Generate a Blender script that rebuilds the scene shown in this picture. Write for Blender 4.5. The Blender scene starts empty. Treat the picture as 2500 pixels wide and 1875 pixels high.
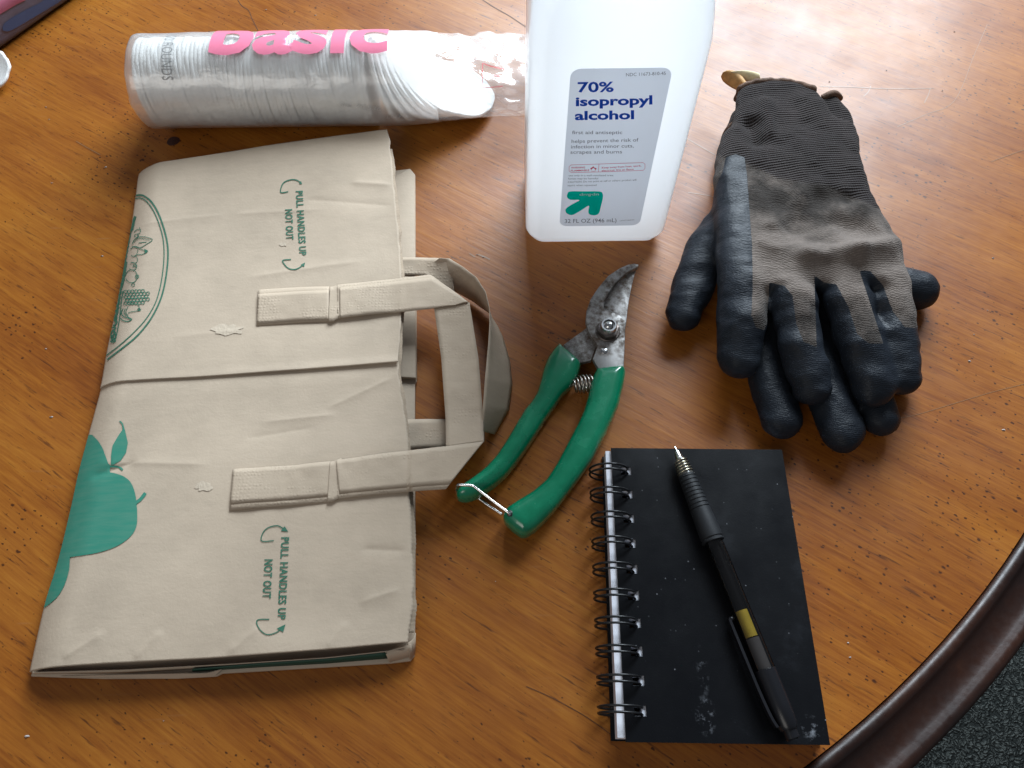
import bpy, bmesh, math, random
import numpy as np
from mathutils import Vector, Matrix, noise
from mathutils.bvhtree import BVHTree
from mathutils.geometry import delaunay_2d_cdt

random.seed(7); RNG = np.random.default_rng(7)
SC = bpy.context.scene
COL = SC.collection

# ------------------------------------------------------------------ camera
# table top is z = 0, metres; the camera stands 0.386 m above it and looks down at an angle
FOC, CAM_H, TILT, ROLL = 1900.0, 0.386, 0.492, -0.012
FW = np.array([0, math.sin(TILT), -math.cos(TILT)])
_r = np.array([1.0, 0, 0]); _u = np.cross(_r, FW)
RT = math.cos(ROLL)*_r + math.sin(ROLL)*_u
UP = -math.sin(ROLL)*_r + math.cos(ROLL)*_u
CAMP = np.array([0, 0, CAM_H])
cam = bpy.data.cameras.new('camera')
cam.sensor_width = 36; cam.lens = FOC/2500*36; cam.clip_start = 0.01; cam.clip_end = 60
camo = bpy.data.objects.new('camera', cam); COL.objects.link(camo)
M = Matrix.Identity(4)
for i in range(3):
    M[i][0] = RT[i]; M[i][1] = UP[i]; M[i][2] = -FW[i]; M[i][3] = CAMP[i]
camo.matrix_world = M
SC.camera = camo

# ------------------------------------------------------------------ light
wd = bpy.data.worlds.new('World'); SC.world = wd; wd.use_nodes = True
bg = wd.node_tree.nodes['Background']
bg.inputs[0].default_value = (0.80, 0.88, 1.0, 1); bg.inputs[1].default_value = 0.14
def area(name, loc, target, sx, sy, power, col):
    l = bpy.data.lights.new(name, 'AREA'); l.shape = 'RECTANGLE'; l.size = sx; l.size_y = sy
    l.energy = power; l.color = col
    o = bpy.data.objects.new(name, l); COL.objects.link(o); o.location = loc
    d = Vector(target) - Vector(loc)
    o.rotation_euler = d.to_track_quat('-Z', 'Y').to_euler()
    return o
area('room_light', (-1.3, -1.7, 1.9), (0, 0.3, 0), 1.6, 1.2, 18, (1.0, 0.96, 0.90))
area('window_light', (0.46, 1.62, 0.92), (0.03, 0.28, 0), 1.05, 0.90, 80, (0.80, 0.91, 1.0))

SC.view_settings.view_transform = 'Standard'; SC.view_settings.look = 'None'
SC.view_settings.gamma = 1; SC.view_settings.exposure = 0.0
SC.view_settings.use_curve_mapping = False
SC.cycles.use_denoising = True
SC.cycles.max_bounces = 7; SC.cycles.transparent_max_bounces = 12; SC.cycles.diffuse_bounces = 4; SC.cycles.glossy_bounces = 3
SC.cycles.use_adaptive_sampling = True; SC.cycles.adaptive_threshold = 0.02
SC.cycles.sample_clamp_indirect = 4.0
SC.cycles.caustics_reflective = False; SC.cycles.caustics_refractive = False

# ------------------------------------------------------------------ helpers: geometry
def ray(px, py): return FW + (px-1250)/FOC*RT - (py-937.5)/FOC*UP
def P(px, py, z=0.0):
    """world point at height z that is seen at photograph pixel px, py"""
    d = ray(px, py); t = (z-CAM_H)/d[2]; return CAMP + t*d
def Q(p):
    d = np.asarray(p)-CAMP; w = d@FW
    return np.stack([1250+FOC*(d@RT)/w, 937.5-FOC*(d@UP)/w], -1)
def cr(pts, n=8, closed=False):
    """Catmull-Rom through points"""
    p = np.array(pts, float); m = len(p); out = []
    rng_ = range(m) if closed else range(m-1)
    for i in rng_:
        if closed: a, b, c, d = p[(i-1) % m], p[i], p[(i+1) % m], p[(i+2) % m]
        else: a, b, c, d = p[max(i-1, 0)], p[i], p[i+1], p[min(i+2, m-1)]
        for k in range(n):
            t = k/n
            out.append(.5*((2*b)+(c-a)*t+(2*a-5*b+4*c-d)*t*t+(3*b-a-3*c+d)*t**3))
    if not closed: out.append(p[-1])
    return np.array(out)
def resample(p, n, closed=False):
    p = np.array(p, float)
    if closed: p = np.vstack([p, p[:1]])
    s = np.r_[0, np.cumsum(np.linalg.norm(np.diff(p, axis=0), axis=1))]
    t = np.linspace(0, s[-1], n+1 if closed else n)
    q = np.stack([np.interp(t, s, p[:, i]) for i in range(p.shape[1])], -1)
    return q[:-1] if closed else q
def vnoise(p, seed=0):
    """numpy value noise, p (...,k) k = 2 or 3, about -1..1"""
    p = np.asarray(p, float); k = p.shape[-1]; i = np.floor(p).astype(np.int64); f = p-i; f = f*f*(3-2*f)
    out = 0
    for c in range(2**k):
        w = 1; h = np.full(p.shape[:-1], seed*7919+13, np.int64)
        for a in range(k):
            b = (c >> a) & 1
            w = w*(f[..., a] if b else 1-f[..., a])
            h = h*np.int64(374761393) + (i[..., a]+b)*np.int64([668265263, 2147483647, 1274126177][a])
            h = h ^ (h >> 13)
        h = (h*np.int64(1274126177)) & 0x7fffffff
        h = h ^ (h >> 16)
        out = out + w*((h % 65536)/32768.0-1)
    return out

def label(o, lab, cat, group=None, kind=None):
    o['label'] = lab; o['category'] = cat
    if group: o['group'] = group
    if kind: o['kind'] = kind
    return o
def thing(name, loc, lab, cat, group=None):
    o = bpy.data.objects.new(name, None); o.empty_display_size = .01; COL.objects.link(o); o.location = Vector(loc)
    return label(o, lab, cat, group)
def rootloc(o):
    while o.parent: o = o.parent
    return np.array(o.location)
def mesh(name, verts, faces, mat, parent=None, smooth=True, sharp=None, thick=0, attrs=None, base=None):
    v = np.array(verts, float).reshape(-1, 3)
    if parent is not None: org = rootloc(parent)
    else:
        org = np.array([(v[:, 0].min()+v[:, 0].max())/2, (v[:, 1].min()+v[:, 1].max())/2, v[:, 2].min()]) if base is None else np.array(base)
    me = bpy.data.meshes.new(name)
    me.from_pydata((v-org).tolist(), [], [tuple(int(i) for i in f) for f in faces]); me.update()
    if smooth:
        me.polygons.foreach_set('use_smooth', [True]*len(me.polygons))
        if sharp: me.set_sharp_from_angle(angle=math.radians(sharp))
    if attrs:
        for k, a in attrs.items():
            at = me.attributes.new(k, 'FLOAT', 'POINT'); at.data.foreach_set('value', np.asarray(a, np.float32))
    me.materials.append(mat)
    o = bpy.data.objects.new(name, me); COL.objects.link(o)
    if parent is not None: o.parent = parent
    else: o.location = org
    if thick:
        m = o.modifiers.new('thickness', 'SOLIDIFY'); m.thickness = thick; m.offset = -1
    return o
def bmfix(verts, faces):
    bm = bmesh.new(); vs = [bm.verts.new(v) for v in verts]
    for f in faces:
        try: bm.faces.new([vs[i] for i in f])
        except ValueError: pass
    bmesh.ops.recalc_face_normals(bm, faces=bm.faces)
    bm.verts.index_update()
    V = [tuple(v.co) for v in bm.verts]; F = [tuple(x.index for x in f.verts) for f in bm.faces]; bm.free()
    return V, F
def prism(outline, z0, z1, bevel=0.0, seg=2):
    """closed xy outline (n,2) extruded z0..z1, optionally with bevelled edges"""
    bm = bmesh.new()
    b = [bm.verts.new((x, y, z0)) for x, y in outline]; t = [bm.verts.new((x, y, z1)) for x, y in outline]
    n = len(b)
    bot = bm.faces.new(b[::-1]); top = bm.faces.new(t)
    for i in range(n): bm.faces.new((b[i], b[(i+1) % n], t[(i+1) % n], t[i]))
    bmesh.ops.recalc_face_normals(bm, faces=bm.faces)
    if bevel:
        es = [e for e in bm.edges if e in set(top.edges) | set(bot.edges)]
        bmesh.ops.bevel(bm, geom=es, offset=bevel, segments=seg, profile=.5, affect='EDGES', clamp_overlap=True)
    bmesh.ops.triangulate(bm, faces=[f for f in bm.faces if len(f.verts) > 4])
    bm.verts.index_update()
    V = [tuple(v.co) for v in bm.verts]; F = [tuple(v.index for v in f.verts) for f in bm.faces]; bm.free()
    return V, F
def join(*vf):
    V = []; F = []
    for v, f in vf:
        o = len(V); V += [tuple(x) for x in v]; F += [tuple(i+o for i in q) for q in f]
    return V, F
def frame(d):
    d = np.array(d, float); d /= np.linalg.norm(d)
    a = np.array([0, 0, 1.0]) if abs(d[2]) < .9 else np.array([1.0, 0, 0])
    x = np.cross(a, d); x /= np.linalg.norm(x); return x, np.cross(d, x), d
def tube(path, r, seg=8, closed=False, cap=True):
    p = np.array(path, float); n = len(p); r = np.broadcast_to(np.array(r, float), (n,))
    V = []; F = []
    if closed: T = np.roll(p, -1, 0)-np.roll(p, 1, 0)
    else: T = np.gradient(p, axis=0)
    T /= np.linalg.norm(T, axis=1)[:, None]+1e-12
    x, y, _ = frame(T[0])
    for i in range(n):
        x = x-T[i]*(x@T[i]); x /= np.linalg.norm(x); y = np.cross(T[i], x)
        for k in range(seg):
            a = 2*math.pi*k/seg; V.append(p[i]+r[i]*(math.cos(a)*x+math.sin(a)*y))
    m = n if closed else n-1
    for i in range(m):
        j = (i+1) % n
        for k in range(seg):
            l = (k+1) % seg; F.append((i*seg+k, i*seg+l, j*seg+l, j*seg+k))
    if cap and not closed:
        F.append(tuple(range(seg))[::-1]); F.append(tuple((n-1)*seg+k for k in range(seg)))
    return V, F
def lathe(p0, p1, prof, seg=28, close=True):
    """profile [(t along axis in metres, radius)] swept round the line p0 -> p1"""
    p0 = np.array(p0, float); x, y, d = frame(np.array(p1)-p0); V = []; F = []
    for t, r in prof:
        for k in range(seg):
            a = 2*math.pi*k/seg; V.append(p0+d*t+r*(math.cos(a)*x+math.sin(a)*y))
    n = len(prof)
    for i in range(n-1):
        for k in range(seg):
            l = (k+1) % seg; F.append((i*seg+k, i*seg+l, (i+1)*seg+l, (i+1)*seg+k))
    if close:
        F.append(tuple(range(seg))[::-1]); F.append(tuple((n-1)*seg+k for k in range(seg)))
    return V, F
def grid_faces(nu, nv):
    return [(i*nv+j, (i+1)*nv+j, (i+1)*nv+j+1, i*nv+j+1) for i in range(nu-1) for j in range(nv-1)]
def bvh_of(*vf):
    v, f = join(*vf); return BVHTree.FromPolygons([Vector(x) for x in v], f)
def hit(bvh, px, py, off=0.0002):
    d = Vector(ray(px, py)).normalized()
    loc, nor, idx, dist = bvh.ray_cast(Vector(CAMP), d)
    if loc is None: return None
    if nor.dot(d) > 0: nor = -nor
    return np.array(loc+nor*off)

# ------------------------------------------------------------------ helpers: print on surfaces
def lay(pts2, faces, bvh, off=0.0002):
    h = [hit(bvh, x, y, off) for x, y in pts2]
    ok = [i for i, q in enumerate(h) if q is not None]; mp = {i: k for k, i in enumerate(ok)}
    F = [tuple(mp[i] for i in f) for f in faces if all(i in mp for i in f)]
    return [h[i] for i in ok], F
def fill2(poly, step=7.0):
    poly = np.array(poly, float); n = len(poly)
    x0, y0 = poly.min(0); x1, y1 = poly.max(0)
    gx, gy = np.meshgrid(np.arange(x0+step/2, x1, step), np.arange(y0+step/2, y1, step)); g = np.stack([gx.ravel(), gy.ravel()], -1)
    ins = sd_poly(g, poly) < -step*.4
    pts = [Vector(q) for q in poly]+[Vector(q) for q in g[ins]]
    r = delaunay_2d_cdt(pts, [(i, (i+1) % n) for i in range(n)], [list(range(n))], 1, 1e-5)
    return np.array([tuple(v) for v in r[0]]), [tuple(f) for f in r[2]]
def stroke2(pts, w, n=6, smooth=True):
    p = cr(pts, n) if smooth and len(pts) > 2 else np.array(pts, float)
    T = np.gradient(p, axis=0); T /= np.linalg.norm(T, axis=1)[:, None]+1e-9; N = np.stack([-T[:, 1], T[:, 0]], -1)
    ww = np.broadcast_to(np.array(w, float), (len(p),))[:, None]/2
    V = np.vstack([p+N*ww, p-N*ww]); m = len(p)
    return V, [(i, i+1, m+i+1, m+i) for i in range(m-1)]
def sd_poly(p, poly):
    p = np.asarray(p, float); d = np.full(p.shape[:-1], 1e9); s = np.ones(p.shape[:-1])
    n = len(poly)
    for i in range(n):
        a = poly[i]; b = poly[i-1]; e = b-a; w = p-a
        t = np.clip((w@e)/(e@e+1e-18), 0, 1); q = w-t[..., None]*e
        d = np.minimum(d, (q**2).sum(-1))
        c1 = p[..., 1] >= a[1]; c2 = p[..., 1] < b[1]; c3 = e[0]*w[..., 1] > e[1]*w[..., 0]
        s = np.where((c1 & c2 & c3) | (~c1 & ~c2 & ~c3), -s, s)
    return s*np.sqrt(d)
_txt = {}
def text2(s, bold=0.0, track=1.0, shear=0.0):
    """string -> (verts in units of cap height, faces, width)"""
    key = (s, bold, track, shear)
    if key in _txt: return _txt[key]
    def mk(t):
        c = bpy.data.curves.new('t', 'FONT'); c.body = t; c.size = 1; c.offset = bold; c.shear = shear; c.resolution_u = 3; c.space_character = track
        o = bpy.data.objects.new('t', c); COL.objects.link(o)
        dg = bpy.context.evaluated_depsgraph_get(); e = o.evaluated_get(dg); me = e.to_mesh()
        v = np.array([tuple(q.co)[:2] for q in me.vertices]); f = [tuple(q.vertices) for q in me.polygons]
        e.to_mesh_clear(); bpy.data.objects.remove(o); bpy.data.curves.remove(c); return v, f
    hv, _ = mk('H'); cap = hv[:, 1].max()-hv[:, 1].min(); y0 = hv[:, 1].min()
    v, f = mk(s); v = v.copy(); x0 = v[:, 0].min(); v[:, 0] -= x0; v[:, 1] -= y0; v /= cap
    _txt[key] = (v, f, v[:, 0].max()); return _txt[key]
def text_on(s, bl, br, up, bvh, bold=0.0, off=0.0002, track=1.0):
    v, f, w = text2(s, bold, track); bl = np.array(bl, float); ax = (np.array(br, float)-bl)/w; up = np.array(up, float)
    return lay(bl+v[:, :1]*ax+v[:, 1:]*up, f, bvh, off)

# ------------------------------------------------------------------ helpers: distance-field modelling
def surfnet(F, org, h):
    nx, ny, nz = F.shape; S = F < 0
    c = np.zeros((nx-1, ny-1, nz-1), int); acc = np.zeros((nx-1, ny-1, nz-1, 3))
    corner = lambda A, a: A[a[0]:nx-1+a[0], a[1]:ny-1+a[1], a[2]:nz-1+a[2]]
    for ax in range(3):
        for b in range(4):
            a0 = [0, 0, 0]; o = [k for k in range(3) if k != ax]; a0[o[0]] = b & 1; a0[o[1]] = b >> 1
            a1 = list(a0); a1[ax] = 1
            f0, f1 = corner(F, a0), corner(F, a1); m = (f0 < 0) != (f1 < 0)
            t = np.where(m, f0/np.where(m, f0-f1, 1), 0)
            for k in range(3):
                val = a0[k]+(t if k == ax else 0); acc[..., k] += np.where(m, val, 0)
            c += m
    act = c > 0; idx = -np.ones(act.shape, int); idx[act] = np.arange(act.sum())
    ii = np.argwhere(act); V = (ii+acc[act]/c[act][:, None])*h+np.array(org)
    Fs = []
    for ax in range(3):
        o = [k for k in range(3) if k != ax]
        sl0 = [slice(None)]*3; sl1 = [slice(None)]*3; sl0[ax] = slice(0, -1); sl1[ax] = slice(1, None)
        s0, s1 = S[tuple(sl0)], S[tuple(sl1)]; e = np.argwhere(s0 != s1)
        e = e[(e[:, o[0]] > 0) & (e[:, o[1]] > 0) & (e[:, o[0]] < F.shape[o[0]]-1) & (e[:, o[1]] < F.shape[o[1]]-1)]
        if not len(e): continue
        def cell(d0, d1):
            q = e.copy(); q[:, o[0]] -= d0; q[:, o[1]] -= d1; return idx[q[:, 0], q[:, 1], q[:, 2]]
        qd = np.stack([cell(1, 1), cell(0, 1), cell(0, 0), cell(1, 0)], -1)
        flip = s0[e[:, 0], e[:, 1], e[:, 2]]
        if ax == 1: flip = ~flip
        qd[~flip] = qd[~flip][:, ::-1]
        Fs.append(qd)
    return V, np.vstack(Fs)
def vrelax(V, F, it=1, k=.5):
    n = len(V)
    for _ in range(it):
        s = np.zeros_like(V); c = np.zeros(n)
        for a in range(4):
            b = (a+1) % 4
            np.add.at(s, F[:, a], V[F[:, b]]); np.add.at(c, F[:, a], 1)
            np.add.at(s, F[:, b], V[F[:, a]]); np.add.at(c, F[:, b], 1)
        V = V*(1-k)+k*s/np.maximum(c, 1)[:, None]
    return V
def smin(a, b, k):
    h = np.clip(.5+.5*(b-a)/k, 0, 1); return b*(1-h)+a*h-k*h*(1-h)
def chain(X, pts, rad, flat=1.0):
    """union of round cones along a path"""
    d = np.full(X.shape[:-1], 1e9); sc = np.array([1, 1, 1/flat])
    for i in range(len(pts)-1):
        a, b = np.array(pts[i])*sc, np.array(pts[i+1])*sc; e = b-a; w = X*sc-a
        t = np.clip((w@e)/(e@e), 0, 1); d = np.minimum(d, np.sqrt(((w-t[..., None]*e)**2).sum(-1))-(rad[i]+(rad[i+1]-rad[i])*t))
    return d*min(flat, 1)
def add_chain(D, X, pts, rad, flat, k):
    """smooth-union a chain into D, working only inside its bounding box"""
    p = np.array(pts); mg = max(rad)+k+.004; sl = []
    for a in range(3):
        g = X[(slice(None) if a == 0 else 0), (slice(None) if a == 1 else 0), (slice(None) if a == 2 else 0), a]
        i0 = max(int(np.searchsorted(g, p[:, a].min()-mg)), 0); i1 = int(np.searchsorted(g, p[:, a].max()+mg)); sl.append(slice(i0, i1))
    sl = tuple(sl); D[sl] = smin(D[sl], chain(X[sl], pts, rad, flat), k)
def add_noise(D, X, terms):
    m = np.abs(D) < .004; x = X[m]; w = 0
    for s, a, seed in terms: w = w+a*vnoise(x*np.array(s), seed)
    D[m] += w
def slab(d2, dz, ht, r):
    a = d2+r; b = np.abs(dz)-ht+r
    return np.minimum(np.maximum(a, b), 0)+np.sqrt(np.maximum(a, 0)**2+np.maximum(b, 0)**2)-r
def gridX(lo, hi, h):
    ax = [np.arange(lo[k], hi[k]+h, h) for k in range(3)]
    return np.stack(np.meshgrid(*ax, indexing='ij'), -1)

# ------------------------------------------------------------------ materials
class NT:
    def __init__(s, name):
        s.m = bpy.data.materials.new(name); s.m.use_nodes = True; s.t = s.m.node_tree
        s.b = s.t.nodes['Principled BSDF']; s.out = s.t.nodes['Material Output']
    def n(s, kind, **kw):
        nd = s.t.nodes.new('ShaderNode'+kind)
        for k, v in kw.items():
            if k.startswith('i_'):
                key = k[2:]; key = int(key) if key.isdigit() else key.replace('_', ' ')
                s.put(nd.inputs[key], v)
            else: setattr(nd, k, v)
        return nd
    def put(s, sock, v):
        if isinstance(v, bpy.types.NodeSocket): s.t.links.new(v, sock)
        elif isinstance(v, bpy.types.Node): s.t.links.new(v.outputs[0], sock)
        else:
            if isinstance(v, tuple) and len(v) == 3 and sock.type == 'RGBA': v = v+(1,)
            sock.default_value = v
    def set(s, **kw):
        for k, v in kw.items(): s.put(s.b.inputs[k.replace('_', ' ')], v)
        return s
    def coord(s, which='Object'): return s.n('TexCoord').outputs[which]
    def map(s, vec, scale=(1, 1, 1), rot=(0, 0, 0), loc=(0, 0, 0)):
        return s.n('Mapping', i_Vector=vec, i_Scale=scale, i_Rotation=rot, i_Location=loc).outputs[0]
    def noise(s, vec, scale, detail=4, rough=.55, dist=0, out=0):
        return s.n('TexNoise', i_Vector=vec, i_Scale=scale, i_Detail=detail, i_Roughness=rough, i_Distortion=dist).outputs[out]
    def ramp(s, fac, stops):
        r = s.n('ValToRGB', i_Fac=fac); e = r.color_ramp.elements
        while len(e) < len(stops): e.new(.5)
        for k, (p, c) in enumerate(stops):
            e[k].position = p; e[k].color = (c if isinstance(c, tuple) else (c, c, c))+((1,) if not isinstance(c, tuple) or len(c) == 3 else ())
        return r.outputs[0]
    def mix(s, fac, a, b, mode='MIX'):
        n = s.n('Mix', data_type='RGBA', blend_type=mode); s.put(n.inputs[0], fac); s.put(n.inputs[6], a); s.put(n.inputs[7], b); return n.outputs[2]
    def math(s, op, a, b=0.0, c=0.0):
        n = s.n('Math', operation=op); s.put(n.inputs[0], a); s.put(n.inputs[1], b); s.put(n.inputs[2], c); return n.outputs[0]
    def front(s, fac):
        return s.math('MULTIPLY', fac, s.math('SUBTRACT', 1.0, s.n('NewGeometry').outputs['Backfacing']))
    def bump(s, h, strength=.3, dist=.001, normal=None):
        n = s.n('Bump', i_Height=h, i_Strength=strength, i_Distance=dist)
        if normal is not None: s.put(n.inputs['Normal'], normal)
        return n.outputs[0]

def plain(name, col, rough=.5, metal=0, spec=.5, noise_amt=0, nscale=200, bump=0, bscale=400, bdist=.0005, coat=0):
    t = NT(name); t.set(Base_Color=col+(1,), Roughness=rough, Metallic=metal, Specular_IOR_Level=spec, Coat_Weight=coat)
    c = t.coord()
    if noise_amt:
        n = t.noise(c, nscale, 5)
        t.set(Base_Color=t.mix(t.ramp(n, [(.3, 0.0), (.7, 1.0)]), tuple(x*(1-noise_amt) for x in col), tuple(min(1, x*(1+noise_amt)) for x in col)))
    if bump: t.set(Normal=t.bump(t.noise(c, bscale, 4), bump, bdist))
    return t.m

def wood_mat():
    t = NT('honey_pine_varnish'); c = t.coord()
    g = t.map(c, rot=(0, 0, math.radians(33)))            # x runs along the grain
    warp = t.noise(t.map(g, scale=(4, 9, 1)), 1.0, 2, out=1)
    gw = t.n('VectorMath', operation='MULTIPLY_ADD'); t.put(gw.inputs[0], warp); gw.inputs[1].default_value = (.010, .010, 0); t.put(gw.inputs[2], g)
    g2 = gw.outputs[0]
    s1 = t.noise(t.map(g2, scale=(3.0, 48, 1)), 1, 4, .6)
    s2 = t.noise(t.map(g2, scale=(16, 230, 1)), 1, 3, .65)
    s3 = t.noise(t.map(g2, scale=(45, 800, 1)), 1, 2, .6)
    bl = t.noise(t.map(g, scale=(5, 11, 1), loc=(3, 1, 0)), 1, 5, .65)
    a = t.math('MULTIPLY_ADD', s1, .24, t.math('MULTIPLY', s2, .26))
    a = t.math('MULTIPLY_ADD', s3, .34, a)
    a = t.math('MULTIPLY_ADD', bl, .64, a)
    col = t.ramp(a, [(.48, (.112, .0270, .0044)), (.64, (.208, .0590, .0072)), (.80, (.295, .0985, .0118)), (.98, (.385, .1500, .0195))])
    # dark pores and short pen-like flecks along the grain
    fl = t.noise(t.map(g2, scale=(60, 620, 1)), 1, 2, .7)
    col = t.mix(t.ramp(fl, [(.61, 0.0), (.73, .8)]), col, (.075, .022, .006, 1))
    # distressing: small dark worm holes of uneven size, gathered in patches
    patch = t.ramp(t.noise(c, 14, 3), [(.33, 0.12), (.60, 1.0)])
    msk = None
    for sc, rad, off in ((150, .165, 0), (320, .24, 5.0)):
        cc = t.map(t.n('VectorMath', operation='MULTIPLY_ADD', i_0=t.noise(c, 600, 1, out=1), i_1=(.0012, .0012, 0), i_2=g).outputs[0], scale=(.62, 1, 1), loc=(off, off, 0))
        v = t.n('TexVoronoi', i_Vector=cc, i_Scale=float(sc), i_Randomness=1.0, voronoi_dimensions='2D')
        rnd = t.n('SeparateColor', i_Color=v.outputs['Color']).outputs[0]
        r = t.math('MULTIPLY', t.math('POWER', rnd, 2.4), rad)
        r = t.math('MULTIPLY', r, patch)
        m = t.math('SMOOTH_MIN', 1.0, t.math('MULTIPLY', t.math('SUBTRACT', r, v.outputs['Distance']), 14.0), .05)
        m = t.math('MAXIMUM', m, 0.0)
        msk = m if msk is None else t.math('MAXIMUM', msk, m)
    col = t.mix(t.math('MULTIPLY', msk, .88), col, (.035, .010, .004, 1))
    # worn pale scuffs and light scratches in the varnish
    sc2 = t.noise(t.map(c, scale=(40, 380, 1), rot=(0, 0, -.35)), 1, 1, .7)
    scm = t.math('MULTIPLY', t.ramp(sc2, [(.70, 0.0), (.78, .4)]), t.ramp(bl, [(.45, 0.0), (.65, 1.0)]))
    col = t.mix(t.math('MULTIPLY', scm, .5), col, (.34, .20, .11, 1))
    rough = t.ramp(t.noise(c, 16, 5, .65), [(.3, .34), (.7, .48)])
    h = t.math('MULTIPLY_ADD', s2, .5, t.math('MULTIPLY', s3, .25))
    h = t.math('MULTIPLY_ADD', t.noise(c, 60, 2), .7, h)
    t.set(Base_Color=col, Roughness=rough, Specular_IOR_Level=.34, Normal=t.bump(h, .16, .0012))
    return t.m
M_WOOD = wood_mat()
def rim_mat():
    t = NT('dark_walnut_rim'); c = t.coord()
    n = t.noise(c, 22, 6, .65); f = t.noise(c, 240, 4)
    col = t.ramp(n, [(.3, (.010, .004, .003)), (.6, (.030, .009, .004)), (.8, (.060, .019, .007))])
    t.set(Base_Color=col, Roughness=t.ramp(f, [(.3, .34), (.7, .50)]), Specular_IOR_Level=.5, Normal=t.bump(t.math('MULTIPLY_ADD', f, .4, n), .2, .001))
    return t.m
M_RIM = rim_mat()
def carpet_mat():
    t = NT('grey_green_carpet'); c = t.coord()
    w = t.n('VectorMath', operation='MULTIPLY_ADD', i_0=t.noise(c, 60, 2, out=1), i_1=(.02, .02, 0), i_2=c).outputs[0]
    v = t.n('TexVoronoi', i_Vector=w, i_Scale=300.0); n = t.noise(c, 520, 4)
    d = t.math('MULTIPLY_ADD', n, .5, t.math('SUBTRACT', .6, v.outputs['Distance']))
    t.set(Base_Color=t.ramp(d, [(.25, (.020, .023, .022)), (.55, (.075, .083, .078)), (.9, (.15, .16, .15))]), Roughness=.95, Specular_IOR_Level=.1, Normal=t.bump(d, 1.0, .006))
    return t.m
def kraft_mat(name='kraft_paper', base=(.480, .385, .290), dots=False):
    t = NT(name); c = t.coord()
    fib = t.noise(t.map(c, scale=(90, 380, 90)), 1, 4, .75); bl = t.noise(c, 18, 4, .6); sp = t.noise(c, 900, 2, .5)
    a = t.math('MULTIPLY_ADD', fib, .30, t.math('MULTIPLY', bl, .70))
    col = t.ramp(a, [(.30, tuple(x*.84 for x in base)), (.52, base), (.74, tuple(min(1, x*1.13) for x in base))])
    col = t.mix(t.ramp(sp, [(.70, 0.0), (.80, .35)]), col, (.27, .20, .14, 1))
    h = t.math('MULTIPLY_ADD', t.noise(c, 700, 2), .14, t.math('MULTIPLY', t.noise(c, 40, 5, .7, .6), .45))
    if dots:
        v = t.n('TexVoronoi', i_Vector=c, i_Scale=520.0, i_Randomness=.4)
        dm = t.math('MULTIPLY', t.ramp(v.outputs['Distance'], [(.15, 1.0), (.45, 0.0)]), t.ramp(t.noise(t.map(c, scale=(30, 90, 30)), 1, 2), [(.42, 0.0), (.56, 1.0)]))
        h = t.math('MULTIPLY_ADD', dm, .22, h)
    t.set(Base_Color=col, Roughness=.72, Specular_IOR_Level=.25, Normal=t.bump(h, .45, .0012))
    return t.m
M_KRAFT = kraft_mat(); M_KRAFTH = kraft_mat('kraft_handle', (.455, .362, .270), True)
def ink(name, col, fade=.5):
    t = NT(name); c = t.coord(); n = t.noise(t.map(c, scale=(60, 420, 60)), 1, 4, .65)
    t.set(Base_Color=t.mix(t.ramp(n, [(.35, 0.0), (.75, fade)]), col, tuple(.6*x+.4*y for x, y in zip(col, (.5, .42, .33)))), Roughness=.65, Specular_IOR_Level=.3)
    return t.m
M_GREEN = ink('green_bag_ink', (.034, .215, .150), .22); M_GLINE = ink('dark_green_bag_ink', (.022, .135, .085), .3)
M_DKGREEN = plain('dark_green_print', (.006, .05, .03), .6)
# ------------------------------------------------------------------ table and floor
TC = np.array([-0.1688, 0.5156])
table = thing('round_table', (TC[0], TC[1], -.745), 'round honey pine table top with dark turned rim under all the objects', 'table')
def disc_rings(rs, zs, seg, wave=None):
    V = []; F = []
    for r, z in zip(rs, zs):
        for k in range(seg):
            a = 2*math.pi*k/seg; V.append((TC[0]+r*math.cos(a), TC[1]+r*math.sin(a), z))
    for i in range(len(rs)-1):
        for k in range(seg):
            l = (k+1) % seg; F.append((i*seg+k, i*seg+l, (i+1)*seg+l, (i+1)*seg+k))
    return V, F
v, f = disc_rings([.5845, .5845, .0005, .0005, .5845], [-.024, 0, 0, -.024, -.024], 200)
mesh('table_top', *bmfix(v, f), M_WOOD, table, smooth=False)
prof = [(.5850, -.02), (.5850, -.0005), (.5858, .0016), (.5878, .0025), (.5900, .0021), (.5916, .0006), (.5926, -.0012), (.5960, -.0030), (.6010, -.0042), (.6050, -.0040), (.6072, -.0028), (.6100, -.0029), (.6122, -.0050), (.6133, -.0095), (.6120, -.0150), (.6080, -.0200), (.6060, -.0260), (.5850, -.0270), (.5850, -.02)]
v, f = disc_rings([a for a, b in prof], [b for a, b in prof], 256)
mesh('rim', *bmfix(v, f), M_RIM, table, sharp=50)
v, f = disc_rings([.30, .30, .26, .07, .055, .06, .075, .06, .05, .08, .20, .25, .25, .0005], [-.745, -.72, -.70, -.66, -.58, -.5, -.42, -.3, -.2, -.1, -.05, -.045, -.0245, -.0245], 48)
mesh('pedestal', *bmfix(v, f), M_RIM, table, sharp=50)
fl = mesh('floor', [(-4, -4, -.745), (4, -4, -.745), (4, 4, -.745), (-4, 4, -.745)], [(0, 1, 2, 3)], carpet_mat(), None, smooth=False)
fl['kind'] = 'structure'
BT = BVHTree.FromPolygons([Vector((-3, -3, 0)), Vector((3, -3, 0)), Vector((3, 3, 0)), Vector((-3, 3, 0))], [(0, 1, 2, 3)])
M_CRACK = plain('dark_crack', (.065, .020, .007), .6); M_SCR = plain('pale_scratch', (.24, .125, .06), .35)
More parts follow.
